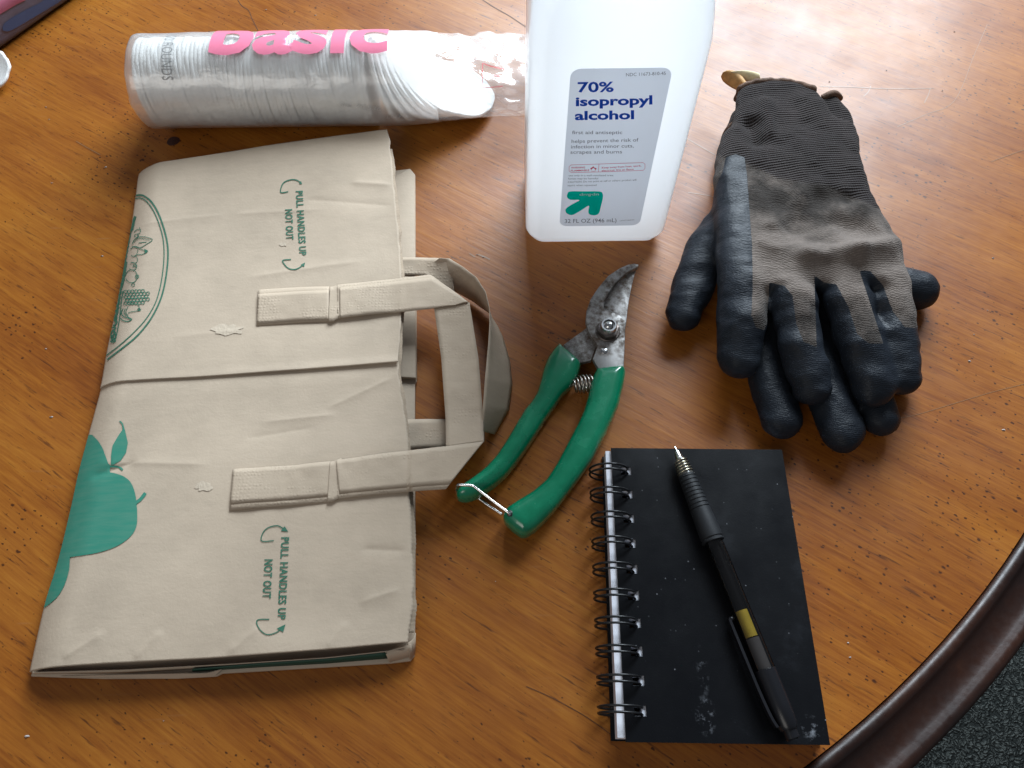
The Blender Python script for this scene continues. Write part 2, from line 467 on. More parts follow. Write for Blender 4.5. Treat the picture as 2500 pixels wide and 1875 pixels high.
for pts, w, m, nm in (([(1150, -20), (1200, 14), (1245, 40), (1284, 66)], 1.8, M_CRACK, 'crack'), ([(1285, 1676), (1340, 1700), (1400, 1732), (1440, 1756), (1500, 1800)], 1.6, M_CRACK, 'crack'), ([(578, -5), (590, 14), (607, 26), (615, 45), (630, 75)], 1.4, M_CRACK, 'crack'),
                      ([(2190, 1022), (2240, 1012), (2330, 985), (2420, 958), (2500, 938)], 1.1, M_SCR, 'scratch'), ([(2000, 211), (2080, 213), (2170, 217), (2280, 216)], 1.1, M_SCR, 'scratch'), ([(186, 345), (215, 362), (245, 378)], 1.6, M_SCR, 'scratch'),
                      ([(1680, 470), (1730, 478), (1770, 489)], 1.2, M_SCR, 'scratch'), ([(1655, 325), (1700, 352), (1745, 378)], 1.2, M_SCR, 'scratch'), ([(1168, 622), (1182, 627), (1196, 634)], 4, M_SCR, 'scratch'), ([(1146, 619), (1160, 628)], 3, M_SCR, 'scratch'),
                      ([(2108, 236), (2120, 224), (2126, 210)], 1.6, M_SCR, 'scratch'), ([(2256, 252), (2266, 232), (2271, 216)], 1.6, M_SCR, 'scratch'), ([(2420, 395), (2460, 380), (2500, 366)], 1.2, M_SCR, 'scratch'), ([(2190, 310), (2260, 280), (2330, 246), (2380, 130), (2410, 60)], 1.0, M_SCR, 'scratch'), ([(1660, 330), (1640, 360), (1660, 375)], 1.2, M_SCR, 'scratch')):
    v, f = lay(*stroke2(pts, w), BT, .00015); mesh(nm, v, f, m, table)
knot = cr([(408, 346), (414, 338), (425, 334), (437, 337), (439, 345), (430, 353), (417, 356), (409, 352)], 5, True)
mesh('knot', *lay(*fill2(knot, 5), BT, .0002), plain('dark_knot', (.040, .013, .009), .45, noise_amt=.6, nscale=900), table)
# ------------------------------------------------------------------ folded paper bag
bag = thing('paper_bag', P(540, 1000, 0), 'brown paper grocery bag folded flat with green fruit print and paper handles', 'paper bag')
def bcurve(pts, n=60):
    p = np.array([P(x, y, z) for x, y, z in pts]); return resample(cr(p, 8), n)
LEFT = bcurve([(346, 420, .005), (339, 430, .005), (332, 481, .005), (319, 571, .005), (299, 680, .005), (281, 770, .005), (262, 860, .005), (246, 949, .005), (216, 1062, .005), (193, 1148, .005), (171, 1248, .005), (140, 1375, .005), (109, 1476, .005), (72, 1640, .004)], 120)
RIGHT = bcurve([(945, 318, .020), (952, 345, .020), (958, 410, .020), (964, 480, .019), (974, 580, .018), (978, 647, .018), (980, 766, .018), (973, 888, .018), (977, 943, .017), (990, 1023, .016), (998, 1097, .016), (1001, 1213, .015), (1005, 1290, .014), (1009, 1440, .013), (997, 1568, .012)], 120)
TOPC = bcurve([(346, 420, .005), (500, 394, .010), (650, 367, .014), (800, 342, .018), (945, 318, .020)], 80)
BOTC = bcurve([(72, 1640, .004), (240, 1626, .008), (377, 1618, .009), (596, 1604, .011), (800, 1588, .012), (997, 1568, .012)], 80)
def samp(c, t):
    i = np.linspace(0, 1, len(c)); return np.stack([np.interp(t, i, c[:, k]) for k in range(3)], -1)
CREASE = [((335, 550, 560, 535), .0006), ((560, 535, 800, 530), .0007), ((740, 505, 975, 522), -.0008), ((860, 468, 970, 474), .0012), ((600, 690, 900, 652), .0008), ((640, 1040, 830, 1022), .0008), ((600, 1078, 780, 1052), -.0006), ((800, 1010, 970, 930), .0009),
          ((215, 1165, 340, 1128), -.0016), ((230, 1130, 520, 1140), .0008), ((880, 1475, 980, 1440), .0010), ((880, 1345, 1000, 1348), -.0010), ((150, 1610, 260, 1545), .0010), ((330, 1612, 400, 1540), .0009), ((560, 1600, 640, 1530), .0009), ((800, 1585, 850, 1520), .0007), ((420, 830, 620, 815), .0005)]
def bag_surf(u, v):
    u = np.asarray(u, float); v = np.asarray(v, float)
    a = (1-v)[..., None]*samp(TOPC, u)+v[..., None]*samp(BOTC, u)
    b = (1-u)[..., None]*samp(LEFT, v)+u[..., None]*samp(RIGHT, v)
    c00, c10, c01, c11 = TOPC[0], TOPC[-1], BOTC[0], BOTC[-1]
    c = ((1-u)*(1-v))[..., None]*c00+(u*(1-v))[..., None]*c10+((1-u)*v)[..., None]*c01+(u*v)[..., None]*c11
    p = a+b-c
    q = np.stack([p[..., 0], p[..., 1]], -1)
    inner = np.clip(u/.05, 0, 1)*np.clip((1-u)/.04, 0, 1)**.5
    zz = .0055*(1-(1-np.clip(u/.10, 0, 1))**2)*np.clip((1-u)/.9, 0, 1)
    w = .0009*vnoise(q*8, 1)+.00028*vnoise(q*23+3, 2)+.00008*vnoise(q*70, 3)
    for (x0, y0, x1, y1), am in CREASE:       # sharp paper creases, each a small step that dies away
        a_ = np.array(P(x0, y0, .012)[:2]); e_ = np.array(P(x1, y1, .012)[:2])-a_; g = q-a_; t = (g@e_)/(e_@e_)
        sd = (g[..., 0]*-e_[1]+g[..., 1]*e_[0])/np.linalg.norm(e_); tt = np.clip(t, 0, 1); end = np.clip(np.minimum(t, 1-t)*6, 0, 1)
        w = w+.62*am*end*np.exp(-np.abs(sd)/.0024)*(t > 0)*(t < 1)
    wl = .0016*np.exp(-((1-v)/.035)**2)*vnoise(np.stack([q[..., 0]*28, v*0], -1), 6)
    p = p.copy(); p[..., 2] += zz+w*inner+wl*np.clip(u/.08, 0, 1)*np.clip((1-u)/.08, 0, 1)
    return p
def v_at(curve, y):
    t = np.linspace(0, 1, len(curve)); return float(np.interp(y, Q(curve)[:, 1], t))
VS0, VS1 = v_at(LEFT, 949), v_at(RIGHT, 889)
NU, NV = 150, 230
zig = lambda v: .0004*(2*np.abs((v*150) % 1-.5)-.5)+.0004*vnoise(np.stack([v*60, v*0], -1), 11)
def panel(va, vb, lift, nv):
    u = np.linspace(0, 1, NU)[:, None]*np.ones((1, nv)); t = np.linspace(0, 1, nv)[None, :]*np.ones((NU, 1))
    A = va(u); B = vb(u); v = A+(B-A)*t
    p = bag_surf(u, v); p[..., 2] += lift(u, v)
    p[-1, :, 0] += zig(v[-1]); p[-2, :, 0] += .5*zig(v[-1])
    # roll the fold under on the left
    ext = []
    for k, (dx, dz) in enumerate(((.0022, -.0042), (.0006, -.0034), (-.0003, -.0018))):
        e = p[0].copy(); e[:, 0] += dx; e[:, 2] = np.maximum(e[:, 2]+dz, .0006); ext.append(e)
    p = np.concatenate([np.array(ext), p], 0)
    return p.reshape(-1, 3), [q[::-1] for q in grid_faces(NU+3, nv)]
seamv = lambda u: VS0+(VS1-VS0)*u+.002*np.sin(u*5)
pa = panel(lambda u: u*0, seamv, lambda u, v: .0006+.0010*np.exp(-((seamv(u)-v)/.012)**2)*np.clip(u, .1, 1), 190)
pb = panel(lambda u: seamv(u)-.02, lambda u: u*0+1, lambda u, v: -.0002*np.exp(-((v-seamv(u))/.02)**2), 210)
pan_a = mesh('front_panel', *pa, M_KRAFT, bag, thick=.0004); pan_b = mesh('front_panel', *pb, M_KRAFT, bag, thick=.0004)
BBAG = bvh_of(pa, pb)
# second ply at the mouth, pinked edge
tv = np.linspace(.045, .985, 330)
e0 = bag_surf(tv*0+.93, tv); e0[:, 2] -= .0016
e1 = samp(RIGHT, tv); e1[:, 2] -= .0024; e1[:, 0] +=   .0012+.0005*(2*np.abs((tv*150) % 1-.5)-.5)+.0007*vnoise(np.stack([tv*40, tv*0], -1), 12)
mesh('mouth_lining', np.vstack([e0, e1]), [(i, i+1, 331-1+i+1, 331-1+i) for i in range(329)], kraft_mat('kraft_torn_edge', (.40, .31, .225)), bag, thick=.0006)
# the lower half of the folded bag
low = np.array([P(x, y, .004)[:2] for x, y in ((355, 432), (600, 404), (800, 385), (935, 398), (965, 413), (1001, 409), (1013, 423), (1014, 630), (1016, 760), (1017, 925), (1013, 935), (1012, 1080), (1013, 1300), (1013, 1500), (1011, 1600), (1001, 1612), (952, 1618), (539, 1643), (525, 1650), (430, 1655), (250, 1656), (72, 1650), (112, 1490), (176, 1260), (250, 955), (300, 690))])
lv, lf = prism(low, .0006, .0030, .0004, 2)
mesh('back_panel', lv, lf, M_KRAFT, bag, sharp=40)
fold = np.array([P(x, y, .006)[:2] for x, y in ((940, 452), (968, 428), (1000, 411), (1012, 424), (1013, 600), (1014, 760), (1016, 922), (940, 918))])
fv, ff = prism(fold, .0034, .0058, .0005, 2); mesh('folded_hem', fv, ff, M_KRAFT, bag, sharp=40)
# gusset seen in the open side along the near edge
def rib(a, b, name, mat, nn=40, th=.0004):
    A = resample(np.array([P(*q) for q in a]), nn); B = resample(np.array([P(*q) for q in b]), nn)
    return mesh(name, np.vstack([A, B]), [(i, i+1, nn+i+1, nn+i) for i in range(nn-1)], mat, bag, thick=th)
rib([(80, 1640, .0062), (300, 1634, .0066), (560, 1620, .0080), (800, 1604, .0090), (985, 1584, .0095)], [(85, 1644, .0028), (300, 1642, .003), (560, 1626, .0032), (800, 1614, .0034), (985, 1592, .0036)], 'gusset', M_KRAFT)
rib([(470, 1632, .0072), (640, 1618, .0080), (800, 1607, .0086), (944, 1592, .0090)], [(470, 1638, .0032), (640, 1627, .0034), (800, 1618, .0034), (946, 1606, .0034)], 'green_print', M_DKGREEN)
rib([(940, 1590, .0093), (1004, 1572, .0100)], [(950, 1616, .0031), (1009, 1600, .0031)], 'gusset', M_KRAFT, 12)
rib([(995, 1570, .0105), (1009, 1560, .0105), (1013, 1545, .0105)], [(1000, 1610, .0031), (1011, 1598, .0031), (1013, 1585, .0031)], 'gusset', M_KRAFT, 12)
# loose triangular flap in front
flap = [P(505, 1642, .0058), P(541, 1633, .0056), P(524, 1650, .0034), P(430, 1655, .0032), P(150, 1649, .0050)]
mesh('flap', flap, [(0, 1, 2, 3), (0, 3, 4)], M_KRAFT, bag, smooth=False, thick=.0004)

# --- print on the bag
def merge_print(items, name, mat, parent=bag):
    v, f = join(*items); return mesh(name, v, f, mat, parent)
def zm(pts, s, ox, oy): return [(ox+x*s, oy+y*s) for x, y in pts]
A5 = (.3315, 50, 850)
lx = lambda y: float(np.interp(y, Q(LEFT)[:, 1], Q(LEFT)[:, 0]))+1.5
body = zm(cr([(530, 640), (570, 680), (605, 735), (630, 800), (648, 850)], 4), *A5)+zm([(662, 862), (660, 905)], *A5)+zm(cr([(664, 918), (700, 924), (760, 945), (810, 985), (840, 1050), (855, 1130), (862, 1250), (850, 1330), (800, 1400), (700, 1465), (560, 1510), (371, 1540)], 4), *A5)+zm(cr([(366, 1560), (360, 1640), (330, 1740), (285, 1820), (230, 1875), (182, 1910)], 4), *A5)
ys = np.linspace(1483, 1062, 40); body = body+[(lx(y), y) for y in ys]
APPLE = [lay(*fill2(body, 6), BBAG, .0003)]
APPLE.append(lay(*fill2(zm([(668, 860), (670, 790), (680, 720), (720, 650), (755, 600), (750, 565), (728, 538), (738, 536), (757, 556), (775, 620), (793, 700), (780, 770), (740, 830), (690, 858)], *A5), 5), BBAG, .0003))
APPLE.append(lay(*stroke2(zm([(655, 872), (700, 872), (735, 882), (755, 900)], *A5), 5), BBAG, .0003))
APPLE.append(lay(*stroke2(zm([(850, 1140), (885, 1115), (905, 1090), (922, 1068)], *A5), [8, 8]+[8]*17), BBAG, .0003))
merge_print(APPLE, 'apple_print', M_GREEN)
B5 = (.2713, 220, 450)
ov = [lay(*stroke2(zm([(405, 104), (450, 98), (490, 108), (550, 155), (610, 250), (660, 380), (695, 520), (703, 650), (690, 800), (660, 960), (610, 1100), (530, 1240), (420, 1370), (300, 1470), (140, 1592)], *B5), 3.8), BBAG, .0003),
      lay(*stroke2(zm([(405, 132), (460, 126), (520, 165), (580, 255), (630, 380), (660, 500), (668, 640), (655, 800), (625, 960), (580, 1090), (500, 1220), (390, 1340), (280, 1440), (150, 1542)], *B5), 2.4), BBAG, .0003)]
merge_print(ov, 'oval_border', M_GLINE)
def circ(x, y, rx, ry, a0=0, a1=360, n=18): return [(x+rx*math.cos(math.radians(a)), y+ry*math.sin(math.radians(a))) for a in np.linspace(a0, a1, n)]
ST = [([(385, 540), (400, 500), (450, 475), (510, 478), (562, 502), (510, 540), (450, 572), (380, 560)], 1.6), ([(395, 525), (430, 495), (480, 492), (540, 506)], 1.2), ([(440, 530), (512, 521)], 1.8),
      ([(400, 430), (425, 410), (455, 410), (450, 440), (430, 450), (440, 480)], 1.5), ([(448, 388), (450, 410)], 1.4), (circ(420, 465, 18, 14), 1.3), ([(412, 290), (400, 320), (388, 380), (372, 430)], 6),
      ([(365, 585), (400, 562), (440, 570), (470, 590), (520, 603), (480, 630), (430, 635), (390, 650), (372, 640)], 1.6), ([(425, 560), (435, 590), (418, 640)], 1.2), ([(490, 592), (515, 604), (492, 615)], 4),
      (circ(400, 680, 30, 32, -120, 140), 1.4), (circ(385, 740, 38, 34, -120, 140), 1.4), (circ(405, 735, 14, 10), 1.6), (circ(375, 830, 52, 58, -170, 160), 1.6), (circ(425, 832, 14, 14), 1.8), (circ(390, 905, 14, 14), 1.4),
      ([(345, 1070), (380, 1072), (430, 1085), (445, 1110), (450, 1130), (420, 1142), (370, 1150), (345, 1160)], 1.6), ([(430, 1120), (455, 1132), (430, 1140)], 3),
      ([(300, 1120), (285, 1160), (310, 1195), (345, 1205), (380, 1218)], 2.2), ([(320, 1120), (310, 1155), (335, 1190), (380, 1215)], 1.8), ([(278, 1205), (300, 1228), (340, 1235), (378, 1220)], 2.4), ([(345, 1100), (325, 1150), (345, 1190)], 1.6)]
for r in range(5):
    for k in range(7):
        x = 322+k*31+(r % 2)*14; y = 965+r*26-k*1.5+abs(r-2)*2
        if 310 < x < 545-abs(r-2)*20: ST.append((circ(x, y, 15, 14, n=10), 1.7))
for y in range(420, 1400, 46):
    xs = float(np.interp(y, [420, 700, 1000, 1400], [366, 318, 272, 205])); ST.append(([(xs-12, y-26), (xs+4, y-10), (xs+4, y+8), (xs-10, y+24)], 3.4))
ST += [([(372, 430), (330, 640), (300, 820), (268, 1000), (235, 1180)], 2.2), ([(300, 960), (285, 1060), (270, 1200), (245, 1340), (225, 1415)], 2.4), ([(330, 700), (318, 780), (300, 880), (275, 960)], 5),
       (circ(212, 1360, 20, 45), 3), ([(190, 1300), (215, 1290), (240, 1300)], 3), ([(185, 1415), (215, 1422), (235, 1408)], 3), ([(240, 1180), (225, 1210), (245, 1240), (230, 1262)], 4), (circ(245, 1130, 12, 30), 2.5)]
merge_print([lay(*stroke2(zm(p, *B5), w), BBAG, .0003) for p, w in ST], 'fruit_basket_print', M_GLINE)
def notice(name, t1, t2, arrows):
    it = [text_on('PULL HANDLES UP', *t1, BBAG, .026, .0003, 1.13), text_on('NOT OUT', *t2, BBAG, .026, .0003, 1.13)]
    for path, head in arrows:
        it.append(lay(*stroke2(path, 2.6), BBAG, .0003)); it.append(lay(np.array(head, float), [tuple(range(len(head)))], BBAG, .0003))
    merge_print(it, name, M_GLINE)
Z4 = (.3014, 600, 280)
notice('handle_notice', ((722, 467), (731, 624), (17.5, -1)), ((696, 512), (699, 586), (18, -1)),
       [(zm([(345, 625), (286, 632), (290, 585), (315, 548), (370, 528), (415, 533), (445, 552)], *Z4), zm([(432, 562), (458, 566), (448, 538)], *Z4)),
        (zm([(368, 1174), (302, 1182), (315, 1215), (350, 1248), (400, 1255), (445, 1235), (468, 1212)], *Z4), zm([(446, 1218), (482, 1198), (474, 1236)], *Z4))])
Zd = (1.1302, 0, 0)
notice('handle_notice', ((687, 1312), (678, 1512), (19.5, 0)), ((646, 1366), (641, 1461), (20.5, 0)),
       [(zm([(592, 1168), (566, 1169), (568, 1152), (580, 1140), (600, 1136), (613, 1143)], *Zd), zm([(607, 1147), (623, 1149), (615, 1137)], *Zd)),
        (zm([(582, 1338), (556, 1340), (560, 1358), (577, 1371), (598, 1366), (608, 1357)], *Zd), zm([(598, 1358), (617, 1349), (612, 1366)], *Zd))])
# torn patches where glue pulled the paper
M_TORN = kraft_mat('torn_paper', (.52, .43, .33))
def torn(cx, cy, rx, ry, seed):
    pts = []
    for k in range(26):
        a = 2*math.pi*k/26; r = 1+.35*float(vnoise(np.array([k*.7, seed*3.1]), seed)); pts.append((cx+rx*r*math.cos(a), cy+ry*r*math.sin(a)))
    v, f = lay(*fill2(pts, 3), BBAG, .00022); v = np.array(v); v[:, 2] += .00015*np.abs(vnoise(v[:, :2]*900, seed))
    mesh('torn_patch', v, f, M_TORN, bag, smooth=False)
torn(556, 805, 36, 13, 1); torn(497, 1188, 20, 11, 2); torn(690, 597, 9, 5, 3)

# --- handles
def ribbon(e0, e1, name, n=60, m=9, off=.0005, zfree=.018, bow=0.0, th=.0003, wob=1, mat=None):
    a = resample(np.array(e0, float), n); b = resample(np.array(e1, float), n); V = []
    for i in range(n):
        for j in range(m):
            t = j/(m-1); q = a[i]*(1-t)+b[i]*t
            if len(q) == 3 and q[2] >= 0: p = P(q[0], q[1], q[2])
            else:
                p = hit(BBAG, q[0], q[1], 0)
                z = zfree if p is None else p[2]
                p = P(q[0], q[1], z+off)
            V.append(p)
    V = np.array(V); V[:, 2] += wob*(.0005*vnoise(V[:, :2]*60, 31)+.0002*vnoise(V[:, :2]*200, 32))
    return V, grid_faces(n, m), name, th, mat or M_KRAFTH
def put(r, parent): return mesh(r[2], r[0], r[1], r[4], parent, thick=r[3], sharp=35)
Z8 = lambda pts: [(550+x*.4218, 580+y*.4218)+((z,) if z is not None else (-1,)) for x, y, z in [q if len(q) == 3 else q+(None,) for q in pts]]
H1 = mesh('handle', *ribbon(Z8([(192, 303), (420, 290), (600, 283)]), Z8([(182, 509), (420, 493), (604, 486)]), 'handle', 30)[:2], M_KRAFTH, bag, thick=.0003, sharp=35)
put(ribbon(Z8([(190, 328), (420, 314), (600, 306)]), Z8([(182, 498), (420, 482), (604, 476)]), 'strip', 30, 9, .0009), H1)
put(ribbon(Z8([(606, 285), (628, 282), (640, 276), (660, 271)]), Z8([(598, 489), (622, 488), (640, 478), (656, 472)]), 'fold', 14, 9, .0012), H1)
put(ribbon(Z8([(645, 274), (900, 246), (1190, 219), (1300, 295), (1408, 378)]), Z8([(650, 471), (900, 440), (1120, 417), (1205, 408), (1330, 392)]), 'strip', 70, 9, .0012, .0185), H1)
put(ribbon(Z8([(660, 292), (900, 262), (1200, 234), (1300, 305), (1400, 376)]), Z8([(664, 468), (900, 440), (1120, 420), (1205, 410), (1330, 394)]), 'strip', 70, 9, .0016, .0185), H1)
put(ribbon(Z8([(1208, 404, .0195), (1250, 700, .017), (1275, 1050, .0165), (1277, 1215, .0175)]), Z8([(1414, 378, .0195), (1466, 700, .0165), (1490, 1000, .016), (1497, 1180, .0175)]), 'strip', 60, 9, 0, .018), H1)
put(ribbon(Z8([(45, 1339), (400, 1318), (610, 1297)]), Z8([(25, 1579), (400, 1550), (610, 1528)]), 'strip', 40, 9, .0005), H1)
put(ribbon(Z8([(45, 1341), (400, 1320), (610, 1299)]), Z8([(28, 1541), (400, 1514), (610, 1494)]), 'strip', 40, 9, .0009), H1)
put(ribbon(Z8([(606, 1298), (630, 1294), (645, 1285), (672, 1276)]), Z8([(590, 1531), (620, 1529), (645, 1515), (668, 1506)]), 'fold', 14, 9, .0013), H1)
put(ribbon(Z8([(640, 1288), (900, 1252), (1300, 1206), (1496, 1180)]), Z8([(650, 1512), (900, 1484), (1180, 1462), (1277, 1456)]), 'strip', 70, 9, .0013, .0165), H1)
put(ribbon(Z8([(640, 1290), (900, 1254), (1300, 1208), (1494, 1182)]), Z8([(660, 1478), (900, 1455), (1180, 1432), (1300, 1424)]), 'strip', 70, 9, .0017, .0165), H1)
# back handle: comes out under the mouth, stands on edge, folds back in
H2 = put(ribbon(Z8([(980, 118, .006), (1160, 118, .008), (1300, 122, .011)]), Z8([(980, 218, .006), (1160, 222, .006), (1330, 330, .003)]), 'handle', 30, 7, 0, .01), bag)
put(ribbon(Z8([(1240, 118, .011), (1300, 122, .0115), (1380, 172, .015), (1455, 230, .019), (1510, 320, .0225), (1530, 410, .0235), (1532, 500, .0235), (1524, 620, .0235), (1505, 820, .0225), (1492, 1000, .019), (1488, 1120, .014)]),
           Z8([(1150, 190, .003), (1230, 240, .002), (1330, 310, .0015), (1430, 365, .0015), (1530, 440, .0015), (1580, 520, .0015), (1610, 580, .0015), (1650, 720, .0015), (1662, 850, .0015), (1640, 1000, .0015), (1560, 1140, .0015)]), 'strip', 90, 9, 0, 0, .0006), H2)
put(ribbon(Z8([(1010, 1057, .007), (1275, 1051, .006), (1500, 1050, .008)]), Z8([(1010, 1228, .007), (1275, 1215, .006), (1500, 1180, .008)]), 'strip', 30, 7, 0), H2)
mesh('glue_bead', *tube([P(*q) for q in [(640+k*9, 795-k*.9+3*math.sin(k*1.7), .0115) for k in range(10)]], [.0006+.0006*abs(math.sin(k*1.3)) for k in range(10)], 6), plain('dry_glue', (.6, .56, .48), .25), H1)
# ------------------------------------------------------------------ cotton rounds in a clear plastic sleeve
def cotton_mat():
    t = NT('white_cotton'); c = t.coord(); n = t.noise(c, 700, 4, .7); b = t.noise(c, 120, 3)
    t.set(Base_Color=t.ramp(b, [(.3, (.80, .795, .775)), (.7, (.87, .865, .85))]), Roughness=.95, Specular_IOR_Level=.15, Normal=t.bump(t.math('MULTIPLY_ADD', b, 1.0, n), .5, .0008))
    return t.m
M_COT = cotton_mat()
CY, CR = .420, .0285
def round_mesh():
    V = []; F = []; seg = 40; R = .0277
    prof = [(0, .0012), (.35, .00125), (.7, .00115), (.90, .00122), (.985, .00118), (1.0, .00098), (1.0, -.00098), (.985, -.00118), (.90, -.00122), (.7, -.00115), (.35, -.00125), (0, -.0012)]
    for r, z in prof:
        for k in range(seg):
            a = 2*math.pi*k/seg; rr = max(r*R, 1e-5)*(1+.012*math.sin(5*a)*r+.008*math.sin(11*a+1)*r)
            V.append((z*1.03, rr*math.cos(a), rr*math.sin(a)))
    for i in range(len(prof)-1):
        for k in range(seg):
            l = (k+1) % seg; F.append((i*seg+k, i*seg+l, (i+1)*seg+l, (i+1)*seg+k))
    V, F = bmfix(V, F); me = bpy.data.meshes.new('cotton_round'); me.from_pydata(V, [], F); me.update()
    me.polygons.foreach_set('use_smooth', [True]*len(F)); me.materials.append(M_COT); return me
RM = round_mesh()
def add_round(x, y, z, ry, rz, lab):
    o = bpy.data.objects.new('cotton_round', RM); COL.objects.link(o); o.location = (x, y, z); o.rotation_euler = (random.uniform(0, 6), 0, 0)
    o.rotation_euler = (Matrix.Rotation(rz, 3, 'Z') @ Matrix.Rotation(ry, 3, 'Y') @ Matrix.Rotation(random.uniform(0, 6), 3, 'X')).to_euler()
    label(o, lab, 'cotton pad', 'cotton pads stacked in the plastic sleeve'); return o
x = -.2330; i = 0
while x < -.091:
    tilt = .12+.10*math.sin(i*.17)+random.uniform(-.015, .015)
    add_round(x, CY+random.uniform(-.0005, .0005), .0286+random.uniform(-.0003, .0003), -tilt*.6, tilt*.5+random.uniform(-.012, .012), 'leftmost white cotton pad at the closed left end of the clear sleeve' if i == 0 else 'white round cotton pad packed upright in the stack inside the clear sleeve')
    x += random.uniform(.00238, .00250); i += 1
for k in range(9):
    lb_ = 'white cotton pad leaning over at the loose right end of the stack' if k < 8 else 'rightmost white cotton pad tipped over with its full face showing beside the bottle'
    a = .28+k*.115
    h = .0277*math.cos(a)+.0015
    add_round(-.083+k*.0047+.010*math.sin(a), CY+.0013*k, h+.0006, -a, .10+.02*k, lb_)
def film_mat(name='clear_film', white=.34, haze=.45, rough=.24):
    t = NT(name); c = t.coord(); nd = t.t.nodes
    h = t.math('MULTIPLY_ADD', t.noise(c, 55, 4, .6, 1.0), 1.0, t.math('MULTIPLY', t.noise(t.map(c, scale=(30, 160, 160)), 1, 3), .5))
    nb = t.bump(h, .35, .0022)
    tr = t.n('BsdfTransparent'); tr.inputs[0].default_value = (.985, .985, .985, 1)
    gl = t.n('BsdfGlossy', i_Roughness=rough, i_Normal=nb); gl.inputs[0].default_value = (1, 1, 1, 1)
    df = t.n('BsdfDiffuse'); df.inputs[0].default_value = (.93, .92, .90, 1)
    tl = t.n('BsdfTranslucent'); tl.inputs[0].default_value = (.93, .92, .90, 1)
    dt = t.n('MixShader', i_0=.5, i_1=df.outputs[0], i_2=tl.outputs[0])
    g2 = t.n('BsdfGlossy', i_Roughness=.45); g2.inputs[0].default_value = (1, 1, 1, 1); gm = t.n('MixShader', i_0=haze, i_1=gl.outputs[0], i_2=g2.outputs[0])
    fr = t.n('Fresnel', i_IOR=1.6, i_Normal=nb)
    m1 = t.n('MixShader', i_0=white, i_1=tr.outputs[0], i_2=dt.outputs[0])
    m2 = t.n('MixShader', i_0=t.front(t.math('MULTIPLY_ADD', fr.outputs[0], 1.9, .03)), i_1=m1.outputs[0], i_2=gm.outputs[0])
    t.put(t.out.inputs[0], m2.outputs[0]); return t.m
M_FILM = film_mat(); M_FIN = film_mat('clear_film_single', .10, .25, .14)
slv = thing('plastic_sleeve', (-.11, CY, 0), 'clear plastic sleeve with pink lettering wrapped round stacked cotton pads', 'plastic sleeve')
nx, na = 150, 72
xs = np.concatenate([np.linspace(-.2432, -.2385, 8), np.linspace(-.2375, .030, nx-8)])
xx = xs[:, None]*np.ones((1, na)); aa = (2*math.pi*np.arange(na)/na)[None, :]*np.ones((nx, 1))
s_ = np.clip((xx+.2432)/.006, 0, 1); endr = .45+.55*np.sqrt(np.maximum(0, 1-(1-s_)**2))
q_ = np.clip((xx+.075)/.085, 0, 1); q_ = q_*q_*(3-2*q_)
ry = (.0294+.0070*q_)*endr; rz = (.0292*(1-q_)+.0125*q_)*endr; zc = .0297*(1-q_)+.0185*q_
w1 = vnoise(np.stack([xx*70, np.cos(aa)*2.2+5, np.sin(aa)*2.2], -1), 41); w2_ = vnoise(np.stack([xx*150, np.cos(aa)*5+5, np.sin(aa)*5], -1), 42)
amp = .0004+.0030*q_+.0026*(1-s_); dw = w1*amp+w2_*amp*.45
yy = CY+.0150*q_+ry*np.cos(aa)+dw*np.cos(aa); zz_ = np.maximum(zc+rz*np.sin(aa)+dw*np.where(np.abs(np.sin(aa)) > .2, 1, .5), .0004)
V = np.stack([xx, yy, zz_], -1).reshape(-1, 3)
F = [(i*na+k, i*na+(k+1) % na, (i+1)*na+(k+1) % na, (i+1)*na+k) for i in range(len(xs)-1) for k in range(na)]
F.append(tuple(range(na))[::-1])
FILM = (V, F); ncut = int(np.searchsorted(xs, -.046))
mesh('film', V, [f for f in F if max(f) < (ncut+1)*na], M_FILM, slv); mesh('film_tail', V, [f for f in F if max(f) >= (ncut+1)*na], M_FIN, slv)
# fold of spare film pinched at the left end
ev = []
for k, (px_, py_) in enumerate([(338, 88), (328, 110), (321, 150), (318, 190), (326, 225), (336, 245), (350, 268), (375, 290), (398, 312), (408, 316)]):
    z = .050-.0055*k; ev.append(P(px_, py_, max(z, .002)))
iv = [P(px_, py_, max(.052-.0053*k, .002)) for k, (px_, py_) in enumerate([(372, 84), (356, 108), (345, 150), (342, 190), (346, 225), (354, 245), (370, 262), (392, 284), (410, 304), (430, 312)])]
ev, iv = resample(ev, 40), resample(iv, 40)
pp = [a*(1-t)+b*t+np.array([.0012, .0012, .0012])*float(vnoise(np.array([i*.55, t*3]), 44)) for i, (a, b) in enumerate(zip(ev, iv)) for t in np.linspace(0, 1, 7)]
mesh('end_fold', pp, grid_faces(40, 7), M_FIN, slv)
# lettering, wrapped round the cylinder
def cyl_text(s, x0, th0, cap, bold, rot=0, r=.0297, width=None):
    v, f, w = text2(s, bold); out = []
    bm = bmesh.new(); vs = [bm.verts.new((x, y, 0)) for x, y in v]
    for q in f:
        try: bm.faces.new([vs[i] for i in q])
        except ValueError: pass
    bmesh.ops.triangulate(bm, faces=bm.faces)
    for _ in range(4):                         # short edges, so that the letters follow the curve of the sleeve
        es = [e for e in bm.edges if e.calc_length() > .13]
        if es: bmesh.ops.subdivide_edges(bm, edges=es, cuts=1); bmesh.ops.triangulate(bm, faces=bm.faces)
    bm.verts.index_update(); v = [tuple(q.co)[:2] for q in bm.verts]; f = [tuple(q.index for q in p.verts) for p in bm.faces]; bm.free()
    kx = cap if width is None else width/w
    for a, b in v:
        if rot == 0: X = x0+a*kx; th = th0+b*cap/r
        else: X = x0+b*cap; th = th0-a*kx/r          # reads downwards
        out.append((X, CY-r*math.cos(th), .0297+r*math.sin(th)))
    return out, f
